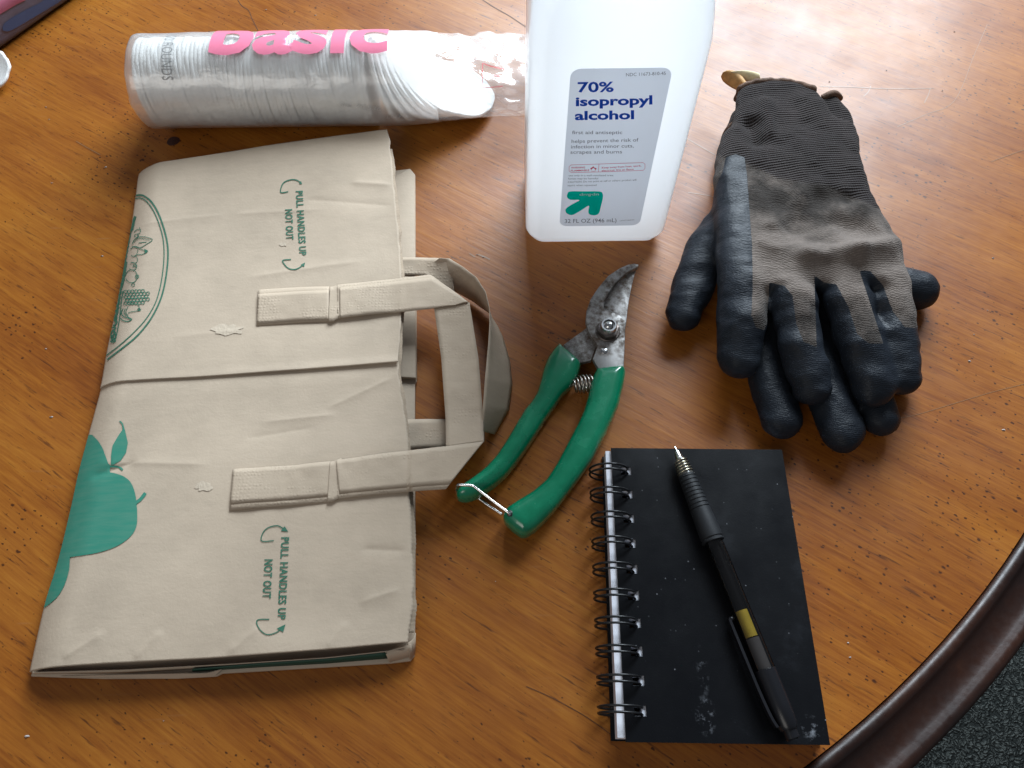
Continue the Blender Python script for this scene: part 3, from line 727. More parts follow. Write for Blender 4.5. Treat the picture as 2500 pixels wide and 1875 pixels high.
def theta_at(px_, py_):
    d = ray(px_, py_); best = None
    # nearest surface point of the cylinder seen at this pixel
    A = d[1]**2+d[2]**2; o = CAMP-np.array([0, CY, .0297]); B = 2*(o[1]*d[1]+o[2]*d[2]); C_ = o[1]**2+o[2]**2-.0298**2
    t = (-B-math.sqrt(max(B*B-4*A*C_, 0)))/(2*A); p = CAMP+t*d
    return p[0], math.atan2(p[2]-.0297, CY-p[1])
M_PINK = plain('pink_print', (.84, .23, .35), .26); M_GREYP = plain('grey_print', (.30, .30, .30), .35); M_REDP = plain('red_print', (.75, .12, .14), .35)
xa, tb = theta_at(508, 134); xb, _ = theta_at(945, 134)
v2, f2, w2 = text2('basic', .03)
mesh('lettering', *cyl_text('basic', xa, tb, (xb-xa)/w2*.92, .03, 0, .0300, xb-xa), M_PINK, slv)
xa, tb = theta_at(402, 95); _, te = theta_at(402, 196)
mesh('lettering', *cyl_text('100 ROUNDS', xa, tb+.20, .0066, 0.0, 1, .0300, (tb+.20-te)*.0300), M_GREYP, slv)
BF = bvh_of(FILM); M_CODE = plain('faint_code_print', (.42, .42, .42), .4)
for its in ((text_on('SN', (829, 258), (855, 261), (2, -9), BF, 0, .0004), text_on('7C536', (868, 262), (929, 270), (2, -9), BF, 0, .0004)), (text_on('LOT', (944, 288), (980, 287), (2, -9), BF, 0, .0004),)):
    v, f = join(*its); mesh('lettering', v, f, M_CODE, slv)
it = [lay(*stroke2([(1178, 155), (1177, 185), (1178, 215), (1200, 213), (1228, 211)], 1.8, smooth=False), BF, .0005), lay(*stroke2([(1178, 155), (1200, 163), (1230, 170)], 1.8), BF, .0005), lay(*stroke2([(1196, 190), (1210, 185), (1222, 192)], 1.5), BF, .0005)]
v, f = join(*it); mesh('red_mark', v, f, M_REDP, slv)
# ------------------------------------------------------------------ bottle of isopropyl alcohol
def hdpe():
    t = NT('natural_white_plastic'); c = t.coord()
    df = t.n('BsdfDiffuse'); df.inputs[0].default_value = (.93, .95, .965, 1)
    tl = t.n('BsdfTranslucent'); tl.inputs[0].default_value = (.97, .985, .995, 1)
    gl = t.n('BsdfGlossy', i_Roughness=.32, i_Normal=t.bump(t.noise(c, 300, 3), .15, .0004)); gl.inputs[0].default_value = (1, 1, 1, 1)
    m1 = t.n('MixShader', i_0=.78, i_1=df.outputs[0], i_2=tl.outputs[0])
    m2 = t.n('MixShader', i_0=t.front(t.math('MULTIPLY', t.n('Fresnel', i_IOR=1.5).outputs[0], .9)), i_1=m1.outputs[0], i_2=gl.outputs[0])
    t.put(t.out.inputs[0], m2.outputs[0]); return t.m
M_HDPE = hdpe()
BX, BY = .0523, .3361
btl = thing('alcohol_bottle', (BX, BY, 0), 'tall white translucent plastic bottle of isopropyl alcohol standing upright', 'bottle')
def rrect(hx, hy, r, n=9):
    pts = []
    for cx, cy, a0 in ((hx-r, hy-r, 0), (-hx+r, hy-r, 90), (-hx+r, -hy+r, 180), (hx-r, -hy+r, 270)):
        for k in range(n):
            a = math.radians(a0+90*k/(n-1)); pts.append((cx+r*math.cos(a), cy+r*math.sin(a)))
    return pts
V = []; secs = []
def sec(z, hx, hy, r):
    secs.append(z); V.extend((BX+x, BY+y, z) for x, y in rrect(hx, hy, r))
sec(.0035, .020, .014, .012); sec(.0003, .028, .021, .0085); sec(.0003, .0365, .0272, .0085); sec(.0012, .0388, .0298, .0090); sec(.0035, .0400, .0316, .0090); sec(.0060, .0404, .0322, .0090); sec(.0068, .0416, .0326, .0090)
for z in np.linspace(.0095, .138, 22): sec(z, .0427, .0330, .0090)
sec(.143, .0427, .0328, .0090); sec(.147, .0424, .0320, .0095)
for k in range(1, 15):
    t = k/14; sec(.147+.043*t, .0424-.0284*(1-math.sqrt(max(0, 1-(t*.98)**2.6)))-.002*t, .0320-.0178*t**1.25, .0095+.0045*t)
hx = V[-1]
sec(.1935, .0138, .0138, .01375); sec(.204, .0135, .0135, .01345)
n = 36; F = [(i*n+k, i*n+(k+1) % n, (i+1)*n+(k+1) % n, (i+1)*n+k) for i in range(len(secs)-1) for k in range(n)]
F.append(tuple(range(n))[::-1]); F.append(tuple((len(secs)-1)*n+k for k in range(n)))
V, F = bmfix(V, F); BODY = (V, F)
mesh('bottle_body', V, F, M_HDPE, btl, sharp=60)
cv, cf = lathe((BX, BY, .196), (BX, BY, 1), [(0, .0155), (.001, .0165), (.016, .0165), (.018, .0155), (.018, .001)], 40)
mesh('cap', cv, cf, plain('white_cap', (.82, .83, .84), .4), btl, sharp=40)
BB = bvh_of(BODY)
# paper label on the front face
LX0, LX1, LZ0, LZ1, LY = .0294, .0774, .0200, .1337, BY-.0330
lab2 = []
for cx, cz, a0 in ((LX1-.005, LZ1-.005, 0), (LX0+.005, LZ1-.005, 90), (LX0+.005, LZ0+.005, 180), (LX1-.005, LZ0+.005, 270)):
    for k in range(7):
        a = math.radians(a0+15*k); lab2.append((cx+.005*math.cos(a), cz+.005*math.sin(a)))
m = len(lab2)
V = [(x, LY-.0003, z) for x, z in lab2]; F = [tuple(range(m))]
def label_mat():
    t = NT('silver_grey_label'); n = t.noise(t.coord(), 60, 3)
    df = t.n('BsdfDiffuse', i_Color=t.mix(n, (.60, .625, .68), (.64, .665, .72))); tl = t.n('BsdfTranslucent'); tl.inputs[0].default_value = (.76, .79, .85, 1)
    gl = t.n('BsdfGlossy', i_Roughness=.35); m1 = t.n('MixShader', i_0=.62, i_1=df.outputs[0], i_2=tl.outputs[0])
    m2 = t.n('MixShader', i_0=t.front(t.math('MULTIPLY', t.n('Fresnel', i_IOR=1.45).outputs[0], .8)), i_1=m1.outputs[0], i_2=gl.outputs[0]); t.put(t.out.inputs[0], m2.outputs[0]); return t.m
lbl = mesh('label', V, F, label_mat(), btl, smooth=False)
BL = bvh_of((V, F))
Z9 = lambda x, y: (1350+x*.2593, 150+y*.2593)
def ltext(items, mat, name='lettering'):
    out = []
    for s, a, b, cap, bold in items:
        d = 1.0 if cap > 0 else -1.0
        out.append(text_on(s, Z9(*a), Z9(*b), (0.06*-cap*.2593*0, -cap*.2593), BL, bold, .00012))
    for v, f in out: mesh(name, v, f, mat, lbl)
def label_ink(name, col):
    t = NT(name); df = t.n('BsdfDiffuse'); tl = t.n('BsdfTranslucent'); df.inputs[0].default_value = col+(1,); tl.inputs[0].default_value = col+(1,)
    m1 = t.n('MixShader', i_0=.45, i_1=df.outputs[0], i_2=tl.outputs[0]); t.put(t.out.inputs[0], m1.outputs[0]); return t.m
M_BLUE = label_ink('blue_ink', (.018, .085, .50)); M_GINK = label_ink('grey_ink', (.17, .175, .19)); M_RINK = label_ink('red_ink', (.62, .06, .12)); M_TEAL = label_ink('teal_ink', (.0, .60, .45)); M_WINK = label_ink('white_ink', (.9, .92, .95))
ltext([('70%', (232, 290), (572, 286), 97, .026), ('isopropyl', (214, 421), (936, 404), 88, .034), ('alcohol', (206, 552), (764, 543), 86, .034)], M_BLUE)
ltext([('NDC 11673-810-45', (688, 139), (1062, 124), 30, 0), ('first aid antiseptic', (180, 683), (652, 682), 32, .004), ('helps prevent the risk of', (175, 766), (805, 752), 32, .004), ('infection in minor cuts,', (170, 818), (760, 808), 32, .004), ('scrapes and burns', (165, 868), (650, 864), 32, .004),
       ('use only in a well-ventilated area;', (148, 1080), (570, 1078), 16, .004), ('fumes may be harmful', (143, 1110), (425, 1108), 16, .004), ('CAUTION: Do not point at self or others; product will', (140, 1143), (785, 1121), 16, .004), ('squirt when squeezed', (137, 1173), (410, 1170), 16, .004),
       ('32 FL OZ (946 mL)', (110, 1520), (598, 1511), 36, .002), ('L0W7346054', (630, 1503), (765, 1494), 9, 0)], M_GINK)
ltext([('WARNING', (170, 1008), (302, 1005), 17, .02), ('FLAMMABLE', (168, 1036), (342, 1031), 17, .02), ('Keep away from heat, spark,', (460, 1008), (832, 988), 17, .012), ('electrical, fire or flame', (458, 1035), (760, 1021), 17, .012)], M_RINK)
box = [(170, 973), (510, 962), (848, 951), (866, 965), (866, 1005), (850, 1024), (510, 1037), (172, 1045), (152, 1030), (152, 990), (170, 973)]
it = [lay(*stroke2([Z9(*q) for q in box], 1.0, smooth=False), BL, .00012), lay(*stroke2([Z9(433, 966), Z9(427, 1040)], .9, smooth=False), BL, .00012), lay(*fill2([Z9(*q) for q in ((360, 1020), (350, 1005), (365, 998), (380, 985), (390, 998), (412, 1005), (402, 1022), (392, 1010), (381, 1000), (370, 1010))], 2), BL, .00012), lay(*stroke2([Z9(358, 1030), Z9(381, 1032), Z9(404, 1028)], .9), BL, .00012)]
v, f = join(*it); mesh('warning_box', v, f, M_RINK, lbl)
arrow = cr([(165, 1222), (300, 1222), (440, 1223), (468, 1245), (470, 1285), (455, 1350), (440, 1410), (420, 1440), (380, 1448), (340, 1435), (333, 1405), (337, 1357), (270, 1398), (200, 1438), (165, 1445), (125, 1425), (118, 1395), (135, 1372), (190, 1338), (250, 1304), (165, 1301), (132, 1275), (138, 1240)], 3, True)
lg = mesh('arrow_logo', *lay(*fill2([Z9(*q) for q in arrow], 4), BL, .00012), M_TEAL, lbl)
v, f = text_on('up&up', Z9(432, 1242), Z9(250, 1246), (0, 24*.2593), BL, .02, .0002); mesh('lettering', v, f, M_WINK, lbl)
# ------------------------------------------------------------------ gloves
def glove_mat(name, knit, back, coat):
    t = NT(name); c = t.coord()
    A = lambda k: t.n('Attribute', attribute_name=k).outputs['Fac']
    am, cm = A('coated'), A('cuff')
    edge = t.math('MULTIPLY', t.math('SUBTRACT', t.noise(c, 260, 4, .7), .5), .5)
    amn = t.ramp(t.math('ADD', am, edge), [(.44, 0.0), (.56, 1.0)])
    dirt = t.noise(c, 34, 5, .65); fine = t.noise(c, 900, 3, .6)
    # knit: cuff courses run across, back is a fine jersey
    rib = t.n('TexWave', i_Vector=t.map(c, rot=(0, 0, -.10)), i_Scale=178.0, i_Distortion=.6, i_Detail=1.0, bands_direction='Y').outputs[1]
    col_ = t.n('TexWave', i_Vector=t.map(c, rot=(0, 0, -.10)), i_Scale=230.0, i_Distortion=.8, i_Detail=1.0, bands_direction='X').outputs[1]
    jer = t.n('TexWave', i_Vector=t.map(c, rot=(0, 0, -.12)), i_Scale=330.0, i_Distortion=5.0, i_Detail=2.0, i_Detail_Scale=2.0, bands_direction='Y').outputs[1]
    kc = t.mix(t.ramp(dirt, [(.35, 0.0), (.7, 1.0)]), tuple(x*.75 for x in knit), tuple(x*1.35 for x in knit))
    kc = t.mix(t.math('MULTIPLY', t.math('SUBTRACT', 1.0, rib), .55), kc, tuple(x*.35 for x in knit))
    dm = t.math('ADD', t.math('MULTIPLY', A('dust'), .30), t.math('SUBTRACT', dirt, .15))
    bc = t.mix(t.ramp(dm, [(.30, 0.0), (.62, 1.0)]), tuple(x*.22 for x in back), tuple(x*1.55 for x in back))
    bc = t.mix(t.math('MULTIPLY', t.math('SUBTRACT', 1.0, jer), .35), bc, tuple(x*.45 for x in back))
    cloth = t.mix(cm, bc, kc)
    lc = t.mix(t.ramp(dirt, [(.45, 0.0), (.8, .5)]), coat, tuple(x*1.9+.006 for x in coat))
    hk = t.mix(cm, t.math('MULTIPLY', jer, .4), t.math('MULTIPLY_ADD', rib, 1.1, t.math('MULTIPLY', col_, .35)))
    v = t.n('TexVoronoi', i_Vector=c, i_Scale=850.0); crk = t.noise(t.map(c, scale=(120, 420, 200)), 1, 4, .6)
    hl = t.math('MULTIPLY_ADD', v.outputs[0], .10, t.math('MULTIPLY', crk, .45))
    hl = t.math('MULTIPLY_ADD', jer, .10, hl)
    h = t.mix(amn, t.math('ADD', hk, t.math('MULTIPLY', fine, .25)), hl)
    rl = t.ramp(t.noise(c, 60, 4, .6), [(.3, .40), (.7, .54)])
    t.set(Base_Color=t.mix(amn, cloth, lc), Roughness=t.mix(amn, (.95, .95, .95, 1), rl), Specular_IOR_Level=t.math('MULTIPLY_ADD', amn, .08, .09), Normal=t.bump(h, .7, .0010))
    t.put(t.b.inputs['Sheen Weight'], t.math('MULTIPLY', t.math('SUBTRACT', 1.0, amn), .12))
    return t.m
M_GLOVE = glove_mat('worn_glove', (.0330, .0260, .0245), (.125, .102, .088), (.0120, .0150, .0205))
M_HEM = plain('brown_cuff_binding', (.115, .062, .038), .85, noise_amt=.4, nscale=900, bump=.6, bscale=900, bdist=.0006)
M_TAN = plain('tan_cuff_binding', (.46, .25, .085), .7, noise_amt=.25, nscale=300, bump=.4, bscale=600)
PP = lambda pts: [P(x, y, z) for x, y, z in pts]
def ridges(X2, segs):
    w = 0
    for a, b, wd, amp in segs:
        a, b = P(a[0], a[1], .038)[:2], P(b[0], b[1], .038)[:2]; e = b-a; q = X2-a; t = np.clip((q@e)/(e@e), 0, 1)
        d = np.sqrt(((q-t[..., None]*e)**2).sum(-1)); w = w+1.5*amp*np.exp(-(d/wd)**2)
    return w
def poly_xy(pts, z): return cr(np.array([P(x, y, z)[:2] for x, y in pts]), 5, True)

# ---- lower glove: lies flat on the table, thumb to the right
h = .00105
lo = (.085, .145, -.002); hi = (.262, .425, .034)
X = gridX(lo, hi, h)
pl = poly_xy([(1800, 262), (1776, 300), (1758, 350), (1748, 400), (1748, 450), (1768, 540), (1800, 640), (1840, 790), (1900, 850), (2010, 880), (2130, 870), (2195, 820), (2200, 740), (2190, 660), (2140, 520), (2105, 400), (2085, 300), (2062, 258), (2040, 234), (2012, 232), (1960, 250), (1880, 258)], .012)
d2 = sd_poly(X[:, :, 0, :2], pl)[..., None]
cuffz = np.clip((X[..., 1]-.325)/.06, 0, 1)
D = slab(d2, X[..., 2]-(.0100-.001*cuffz), .0086-.0012*cuffz, .0078)
digs = [([(1850, 790, .011), (1862, 870, .0108), (1885, 960, .0108), (1907, 1024, .0106)], [.0100, .0108, .0108, .0104]),
        ([(1985, 830, .012), (2012, 920, .0118), (2038, 1000, .0116), (2056, 1055, .0112)], [.0105, .0118, .0118, .0112]),
        ([(2090, 850, .011), (2115, 930, .0104), (2138, 990, .0102), (2149, 1021, .0100)], [.0100, .0102, .0102, .0098]),
        ([(2150, 800, .010), (2185, 860, .0096), (2204, 922, .0094)], [.0095, .0094, .0092]),
        ([(2080, 640, .013), (2160, 690, .0125), (2210, 700, .0122), (2243, 706, .0120)], [.0110, .0115, .0120, .0117])]
for pts, rad in digs: add_chain(D, X, PP(pts), rad, .90, .004)
add_noise(D, X, [(70, .0009, 51), ((120, 240, 180), .0005, 55), (240, .0002, 52)])
D = np.maximum(D, .0004-X[..., 2])
V, Fq = surfnet(D, lo, h); V = vrelax(V, Fq, 2, .5)
q = Q(V)
coat = np.clip((q[:, 1]-470)/30, 0, 1); cuff = 1-coat
LOWG = (V, Fq)
gl2 = thing('work_glove', P(1960, 640, 0), 'black coated work glove lying flat underneath with thumb to the right', 'glove', 'pair of work gloves')
mesh('glove_shell', V, Fq, M_GLOVE, gl2, attrs={'coated': coat, 'cuff': cuff, 'dust': coat*0})

# ---- upper glove: on top, back of the hand upwards
lo = (.060, .155, .001); hi = (.262, .440, .060)
X = gridX(lo, hi, h); X2 = X[:, :, 0, :2]
ZU = .036
pu = poly_xy([(1806, 206), (1850, 193), (1889, 190), (1940, 196), (1987, 210), (2012, 248), (2037, 286), (2080, 306), (2093, 335), (2098, 380), (2113, 450), (2133, 501), (2158, 545), (2182, 590), (2205, 650), (2216, 700), (2180, 720), (2110, 705), (2000, 705), (1890, 712), (1800, 712), (1770, 690), (1762, 600), (1752, 500), (1748, 440), (1752, 380), (1766, 326), (1788, 296), (1797, 255)], .0355)
d2 = sd_poly(X2, pu)[..., None]
y = X2[..., 1]
zc = np.interp(y, [.22, .27, .33, .37, .42], [.031, .0335, .0320, .0300, .0285])+.0035*np.exp(-((X2[..., 0]-.19)/.03)**2)
zc = zc+ridges(X2, [((2185, 610), (2080, 640), .006, .0032), ((2080, 640), (1960, 640), .006, .0030), ((1960, 640), (1870, 615), .007, .0022), ((1930, 520), (1930, 560), .009, -.0030), ((2030, 560), (2080, 570), .008, -.0026),
                    ((1985, 470), (1880, 560), .006, .0020), ((1870, 250), (1875, 330), .005, .0024), ((1835, 300), (1850, 345), .006, -.0036), ((1930, 230), (1960, 300), .007, -.0014), ((2000, 500), (2060, 500), .008, -.0030), ((2090, 520), (2130, 580), .005, .0020), ((2050, 480), (2030, 600), .005, .0014), ((1905, 700), (1955, 760), .004, .001)])
zc = zc+.0009*vnoise(X2*60, 61)+.0006*vnoise(X2*np.array([150, 90]), 62)
ht = .0082-.0020*np.clip((y-.345)/.05, 0, 1)
D = slab(d2, X[..., 2]-zc[..., None], ht[..., None], .0068)
fing = [([(1803, 350, .0270), (1798, 420, .0300), (1796, 500, .0322), (1804, 600, .0335), (1812, 700, .0330), (1812, 790, .0300), (1806, 872, .0235)], [.0085, .0105, .0118, .0130, .0134, .0128, .0116], .0030),
        ([(1932, 640, .0335), (1937, 730, .0340), (1955, 840, .0305), (1980, 945, .0240)], [.0110, .0126, .0120, .0106], .0035),
        ([(2045, 640, .0345), (2068, 730, .0348), (2102, 840, .0310), (2134, 942, .0240)], [.0110, .0130, .0126, .0112], .0035),
        ([(2150, 640, .0330), (2176, 740, .0320), (2193, 840, .0280), (2197, 922, .0225)], [.0100, .0113, .0107, .0097], .0035)]
th = ([(1800, 540, .0270), (1760, 560, .0215), (1722, 620, .0165), (1692, 695, .0140), (1668, 762, .0122)], [.0110, .0118, .0128, .0124, .0108], .005)
for pts, rad, k in fing+[th]: add_chain(D, X, PP(pts), rad, .80, k)
add_noise(D, X, [((55, 110, 80), .0010, 53), ((130, 240, 180), .0005, 55), (240, .0002, 54)])
V, Fq = surfnet(D, lo, h); V = vrelax(V, Fq, 2, .5)
q = Q(V)
def soft(poly, w=5): return np.clip(.5-sd_poly(q, np.array(poly, float))/w, 0, 1)
cA = soft([(1772, 384), (1796, 376), (1818, 384), (1824, 430), (1829, 500), (1836, 600), (1838, 700), (1834, 770), (1846, 800), (1866, 806), (1884, 760), (1890, 1100), (1700, 1100), (1560, 900), (1560, 650), (1735, 480), (1764, 420)])
cB = soft([(1878, 690), (1915, 697), (1935, 722), (1944, 790), (1962, 835), (1998, 850), (2040, 850), (2030, 1040), (1860, 1040)])
cC = soft([(1988, 672), (2012, 690), (2042, 694), (2072, 750), (2092, 815), (2120, 838), (2190, 840), (2230, 1040), (2000, 1040)])
cD = soft([(2098, 660), (2125, 662), (2155, 695), (2180, 760), (2210, 800), (2290, 800), (2290, 1040), (2170, 1040), (2160, 850)])
coat = np.maximum.reduce([cA, cB, cC, cD])
# underside (palm) is dipped too
fn = np.zeros((len(V), 3)); a = V[Fq[:, 0]]; b = V[Fq[:, 1]]; c_ = V[Fq[:, 2]]; nf = np.cross(b-a, c_-a)
for k in range(4): np.add.at(fn, Fq[:, k], nf)
fn /= np.linalg.norm(fn, axis=1)[:, None]+1e-12
low = np.clip((-fn[:, 2]-.35)*4, 0, 1)*(V[:, 1] < P(1900, 440, .03)[1])
coat = np.maximum(coat, low)
cl = np.interp(q[:, 0], [1750, 1790, 1830, 1900, 1960, 2020, 2070, 2140], [380, 385, 402, 436, 446, 452, 476, 508])
cuff = np.clip((cl-q[:, 1])/10+.5, 0, 1)
gl1 = thing('work_glove', P(1950, 520, 0), 'dusty brown knit work glove with black coated fingers lying on top of another glove', 'glove', 'pair of work gloves')
dust = np.clip((q[:, 1]-520)/110, 0, 1)*np.clip((780-q[:, 1])/80, 0, 1)+.6*np.exp(-((q[:, 0]-2150)/40)**2-((q[:, 1]-560)/50)**2)
mesh('glove_shell', V, Fq, M_GLOVE, gl1, attrs={'coated': coat, 'cuff': cuff, 'dust': dust})
# cuff bindings
BUG = BVHTree.FromPolygons([Vector(x) for x in V], [tuple(f) for f in Fq.tolist()])
def hemline(pts, dz):
    out = []
    for x, y_ in pts:
        p = hit(BUG, x, y_+14, 0); z = .036 if p is None else p[2]
        out.append(P(x, y_, z+dz-.0022))
    return np.array(out)
hp = cr([(1806, 217), (1822, 207), (1850, 200), (1889, 197), (1930, 201), (1962, 208), (1987, 219)], 6)
top = hemline(hp, .0002); bot = top.copy(); bot[:, 2] -= .0085
loop = resample(cr(np.vstack([top, bot[::-1]])[::3], 6, True), 150, True)
mesh('cuff_hem', *tube(loop+.0004*vnoise(loop*420, 71)[:, None]*np.array([1, 1, 1]), .0019+.0003*vnoise(loop*300, 72), 10, True), M_HEM, gl1)
hb = resample(cr([P(1800, 300, .018), P(1788, 304, .0185), P(1778, 314, .017), P(1770, 328, .0135), P(1766, 340, .009)], 6), 40)
mesh('cuff_hem', *tube(hb, .0017, 10), M_HEM, gl2)
hb = resample(cr([P(2008, 240, .015), P(2020, 233, .0165), P(2034, 228, .0165), P(2044, 232, .014), P(2050, 240, .009)], 6), 40)
mesh('cuff_hem', *tube(hb, .0023, 10), M_HEM, gl2)
# tan bound edge of the cuff lining turned out at the top left corner
def leaf(A, B, mat, bulge, n=30, m=9):
    a, b = resample(cr([P(*q) for q in A], 6), n), resample(cr([P(*q) for q in B], 6), n)
    tt = [p*(1-t)+r*t+np.array([0, 0, bulge*math.sin(math.pi*t)]) for p, r in zip(a, b) for t in np.linspace(0, 1, m)]
    mesh('cuff_tab', tt, grid_faces(n, m), mat, gl1, thick=.0009)
leaf([(1768, 180, .0270), (1785, 175, .0300), (1802, 181, .0310), (1814, 194, .0315), (1822, 210, .0320)], [(1763, 186, .0235), (1768, 198, .0225), (1782, 210, .0235), (1797, 218, .0250), (1812, 224, .0270)], M_TAN, .0030)
leaf([(1784, 175, .0310), (1805, 173, .0330), (1830, 175, .0340), (1852, 181, .0340)], [(1804, 188, .0290), (1818, 196, .0290), (1838, 200, .0300), (1858, 202, .0310)], plain('cream_cuff_lining', (.72, .60, .36), .8, noise_amt=.15, nscale=400), .0010)
# ------------------------------------------------------------------ pruning shears
prn = thing('pruning_shears', P(1400, 950, 0), 'pruning shears with green plastic handles and stained steel blades lying between bag and gloves', 'pruning shears')
S6 = .2351
z6 = lambda pts: [(1080+x*S6, 620+y*S6) for x, y in pts]
z7 = lambda pts: [(1080+x*S6, 930+y*S6) for x, y in pts]
def steel():
    t = NT('stained_steel'); c = t.coord(); n = t.noise(c, 130, 6, .72); f = t.noise(c, 420, 5, .7); br = t.noise(t.map(c, scale=(900, 60, 60), rot=(0, 0, .4)), 1, 3)
    loc = t.noise(c, 32, 3)
    m = t.math('MULTIPLY', t.ramp(t.math('MULTIPLY_ADD', f, .5, t.math('MULTIPLY', n, .5)), [(.42, 0.0), (.58, .94)]), t.ramp(loc, [(.36, 0.10), (.54, 1.0)]))
    col = t.mix(m, t.mix(br, (.30, .29, .28, 1), (.38, .37, .36, 1)), (.075, .046, .027, 1))
    t.set(Base_Color=col, Metallic=t.math('SUBTRACT', .70, t.math('MULTIPLY', m, .65)), Roughness=t.math('MULTIPLY_ADD', m, .25, .42), Normal=t.bump(br, .06, .0003))
    return t.m
M_STEEL = steel(); M_CHROME = plain('worn_chrome', (.55, .54, .53), .25, 1.0, noise_amt=.15, nscale=600); M_WIRE = plain('bright_wire', (.78, .77, .76), .22, 1.0)
def green_plastic():
    t = NT('green_dipped_vinyl'); c = t.coord(); n = t.noise(c, 60, 4, .6); s = t.noise(t.map(c, scale=(90, 400, 90), rot=(0, 0, .6)), 1, 3, .7)
    col = t.mix(t.ramp(n, [(.3, 0.0), (.7, 1.0)]), (.000, .170, .078), (.002, .245, .120))
    col = t.mix(t.ramp(s, [(.70, 0.0), (.78, .22)]), col, (.20, .36, .28, 1))
    t.set(Base_Color=col, Roughness=t.ramp(n, [(.3, .18), (.7, .32)]), Specular_IOR_Level=.6, Coat_Weight=.5, Coat_Roughness=.12, Normal=t.bump(t.math('MULTIPLY_ADD', s, .3, n), .12, .0008))
    return t.m
M_GPL = green_plastic()
def handle_sdf(outline, zc, ht, rad, top_pts):
    o = np.array([P(x, y, zc+.003)[:2] for x, y in outline]); o = resample(o, 90, True)
    lo = (o[:, 0].min()-.004, o[:, 1].min()-.004, -.001); hi = (o[:, 0].max()+.004, o[:, 1].max()+.004, zc+ht+.003)
    hh = .00075; X = gridX(lo, hi, hh); d2 = sd_poly(X[:, :, 0, :2], o)
    D = slab(d2[..., None], X[..., 2]-zc, ht, rad)
    # raised flat land round a rounded back
    crown = np.clip(-d2/.006, 0, 1)**.6*.0016
    D = np.maximum(D, X[..., 2]-(zc+ht-.0016+crown[..., None]))
    D = np.maximum(D, .0003-X[..., 2])
    V, F = surfnet(D, lo, hh); return vrelax(V, F, 3, .5), F
left = z6([(1215, 925), (1330, 1020), (1440, 1120), (1425, 1190), (1390, 1290), (1330, 1365), (1250, 1440)])+z7([(1150, 270), (1060, 400), (960, 560), (860, 710), (760, 850), (660, 970), (550, 1065), (430, 1150), (330, 1205), (230, 1232), (155, 1212), (137, 1165), (170, 1095), (270, 1032), (350, 975), (440, 905), (560, 775), (660, 625), (760, 455), (850, 305), (930, 205), (985, 110)])+z6([(1015, 1330), (1045, 1200), (1085, 1090), (1150, 992)])
right = z6([(1600, 1192), (1740, 1172), (1885, 1155), (1905, 1205), (1890, 1330)])+z7([(1830, 250), (1750, 430), (1640, 650), (1540, 830), (1420, 1000), (1310, 1150), (1180, 1320), (1060, 1450), (960, 1545), (880, 1598), (820, 1602), (720, 1530), (640, 1450), (624, 1390), (670, 1312), (780, 1240), (940, 1142), (1080, 1020), (1190, 850), (1290, 660), (1400, 450), (1470, 310), (1512, 150)])+z6([(1530, 1400), (1555, 1290)])
hl = handle_sdf(left, .0085, .0080, .0062, None); hr = handle_sdf(right, .0085, .0082, .0064, None)
mesh('handle', hl[0], hl[1], M_GPL, prn); mesh('handle', hr[0], hr[1], M_GPL, prn)
def xy(pts, z): return [tuple(P(x, y, z)[:2]) for x, y in pts]
hook = z6([(2040, 112), (1990, 102), (1930, 112), (1840, 150), (1720, 230), (1620, 350), (1540, 470), (1497, 590), (1488, 700), (1510, 800), (1560, 885), (1608, 945), (1595, 1000), (1560, 1090), (1622, 1200), (1640, 1260), (1850, 1250), (1885, 1160), (1893, 960), (1900, 760), (1892, 690), (1840, 640), (1760, 605), (1700, 592), (1676, 560), (1682, 500), (1720, 420), (1800, 300), (1900, 205), (2030, 138)])
mesh('hook_blade', *prism(xy(hook, .012), .0090, .0125, .0006, 2), M_STEEL, prn, smooth=True, sharp=30)
blade = z6([(2018, 148), (1992, 230), (1970, 320), (1935, 500), (1906, 740), (1880, 830), (1760, 900), (1600, 960), (1570, 1040), (1545, 1110), (1430, 1135), (1350, 1130), (1255, 960), (1265, 942), (1340, 885), (1440, 815), (1490, 775), (1540, 700), (1600, 600), (1700, 450), (1800, 320), (1920, 215)])
mesh('cutting_blade', *prism(xy(blade, .008), .0056, .0086, .0005, 2), M_STEEL, prn, smooth=True, sharp=30)
c0 = P(1080+1718*S6, 620+800*S6, .0128)
hexp = [(c0[0]+.0064*math.cos(math.radians(60*k+12)), c0[1]+.0064*math.sin(math.radians(60*k+12))) for k in range(6)]
mesh('washer', *lathe(c0+np.array([0, 0, -.0004]), c0+np.array([0, 0, 1]), [(0, .0070), (.0007, .0070), (.0010, .0066), (.0010, .003)], 36), plain('dark_washer', (.12, .10, .09), .45, .8), prn, sharp=35)
nut = mesh('pivot_nut', *prism(hexp, c0[2]+.0006, c0[2]+.0034, .0005, 2), plain('dark_steel_nut', (.20, .17, .155), .4, .9, noise_amt=.3, nscale=500), prn, sharp=35)
mesh('collar', *lathe(c0+np.array([0, 0, .0032]), c0+np.array([0, 0, 1]), [(0, .0046), (.0030, .0046), (.0036, .0042), (.0036, .0034), (.0022, .0031), (.0022, .001)], 36), M_CHROME, nut, sharp=35)
mesh('bolt', *lathe(c0+np.array([0, 0, .005]), c0+np.array([0, 0, 1]), [(0, .0026), (.0012, .0026), (.0020, .0022), (.0025, .0013), (.0027, .0002)], 28), M_CHROME, nut, sharp=50)
rv = P(1080+1680*S6, 620+1005*S6, .0125)
mesh('rivet', *lathe(rv-np.array([0, 0, .0008]), rv+np.array([0, 0, 1]), [(0, .0020), (.0010, .0020), (.0013, .0016), (.0014, .0003)], 24), M_CHROME, prn, sharp=50)
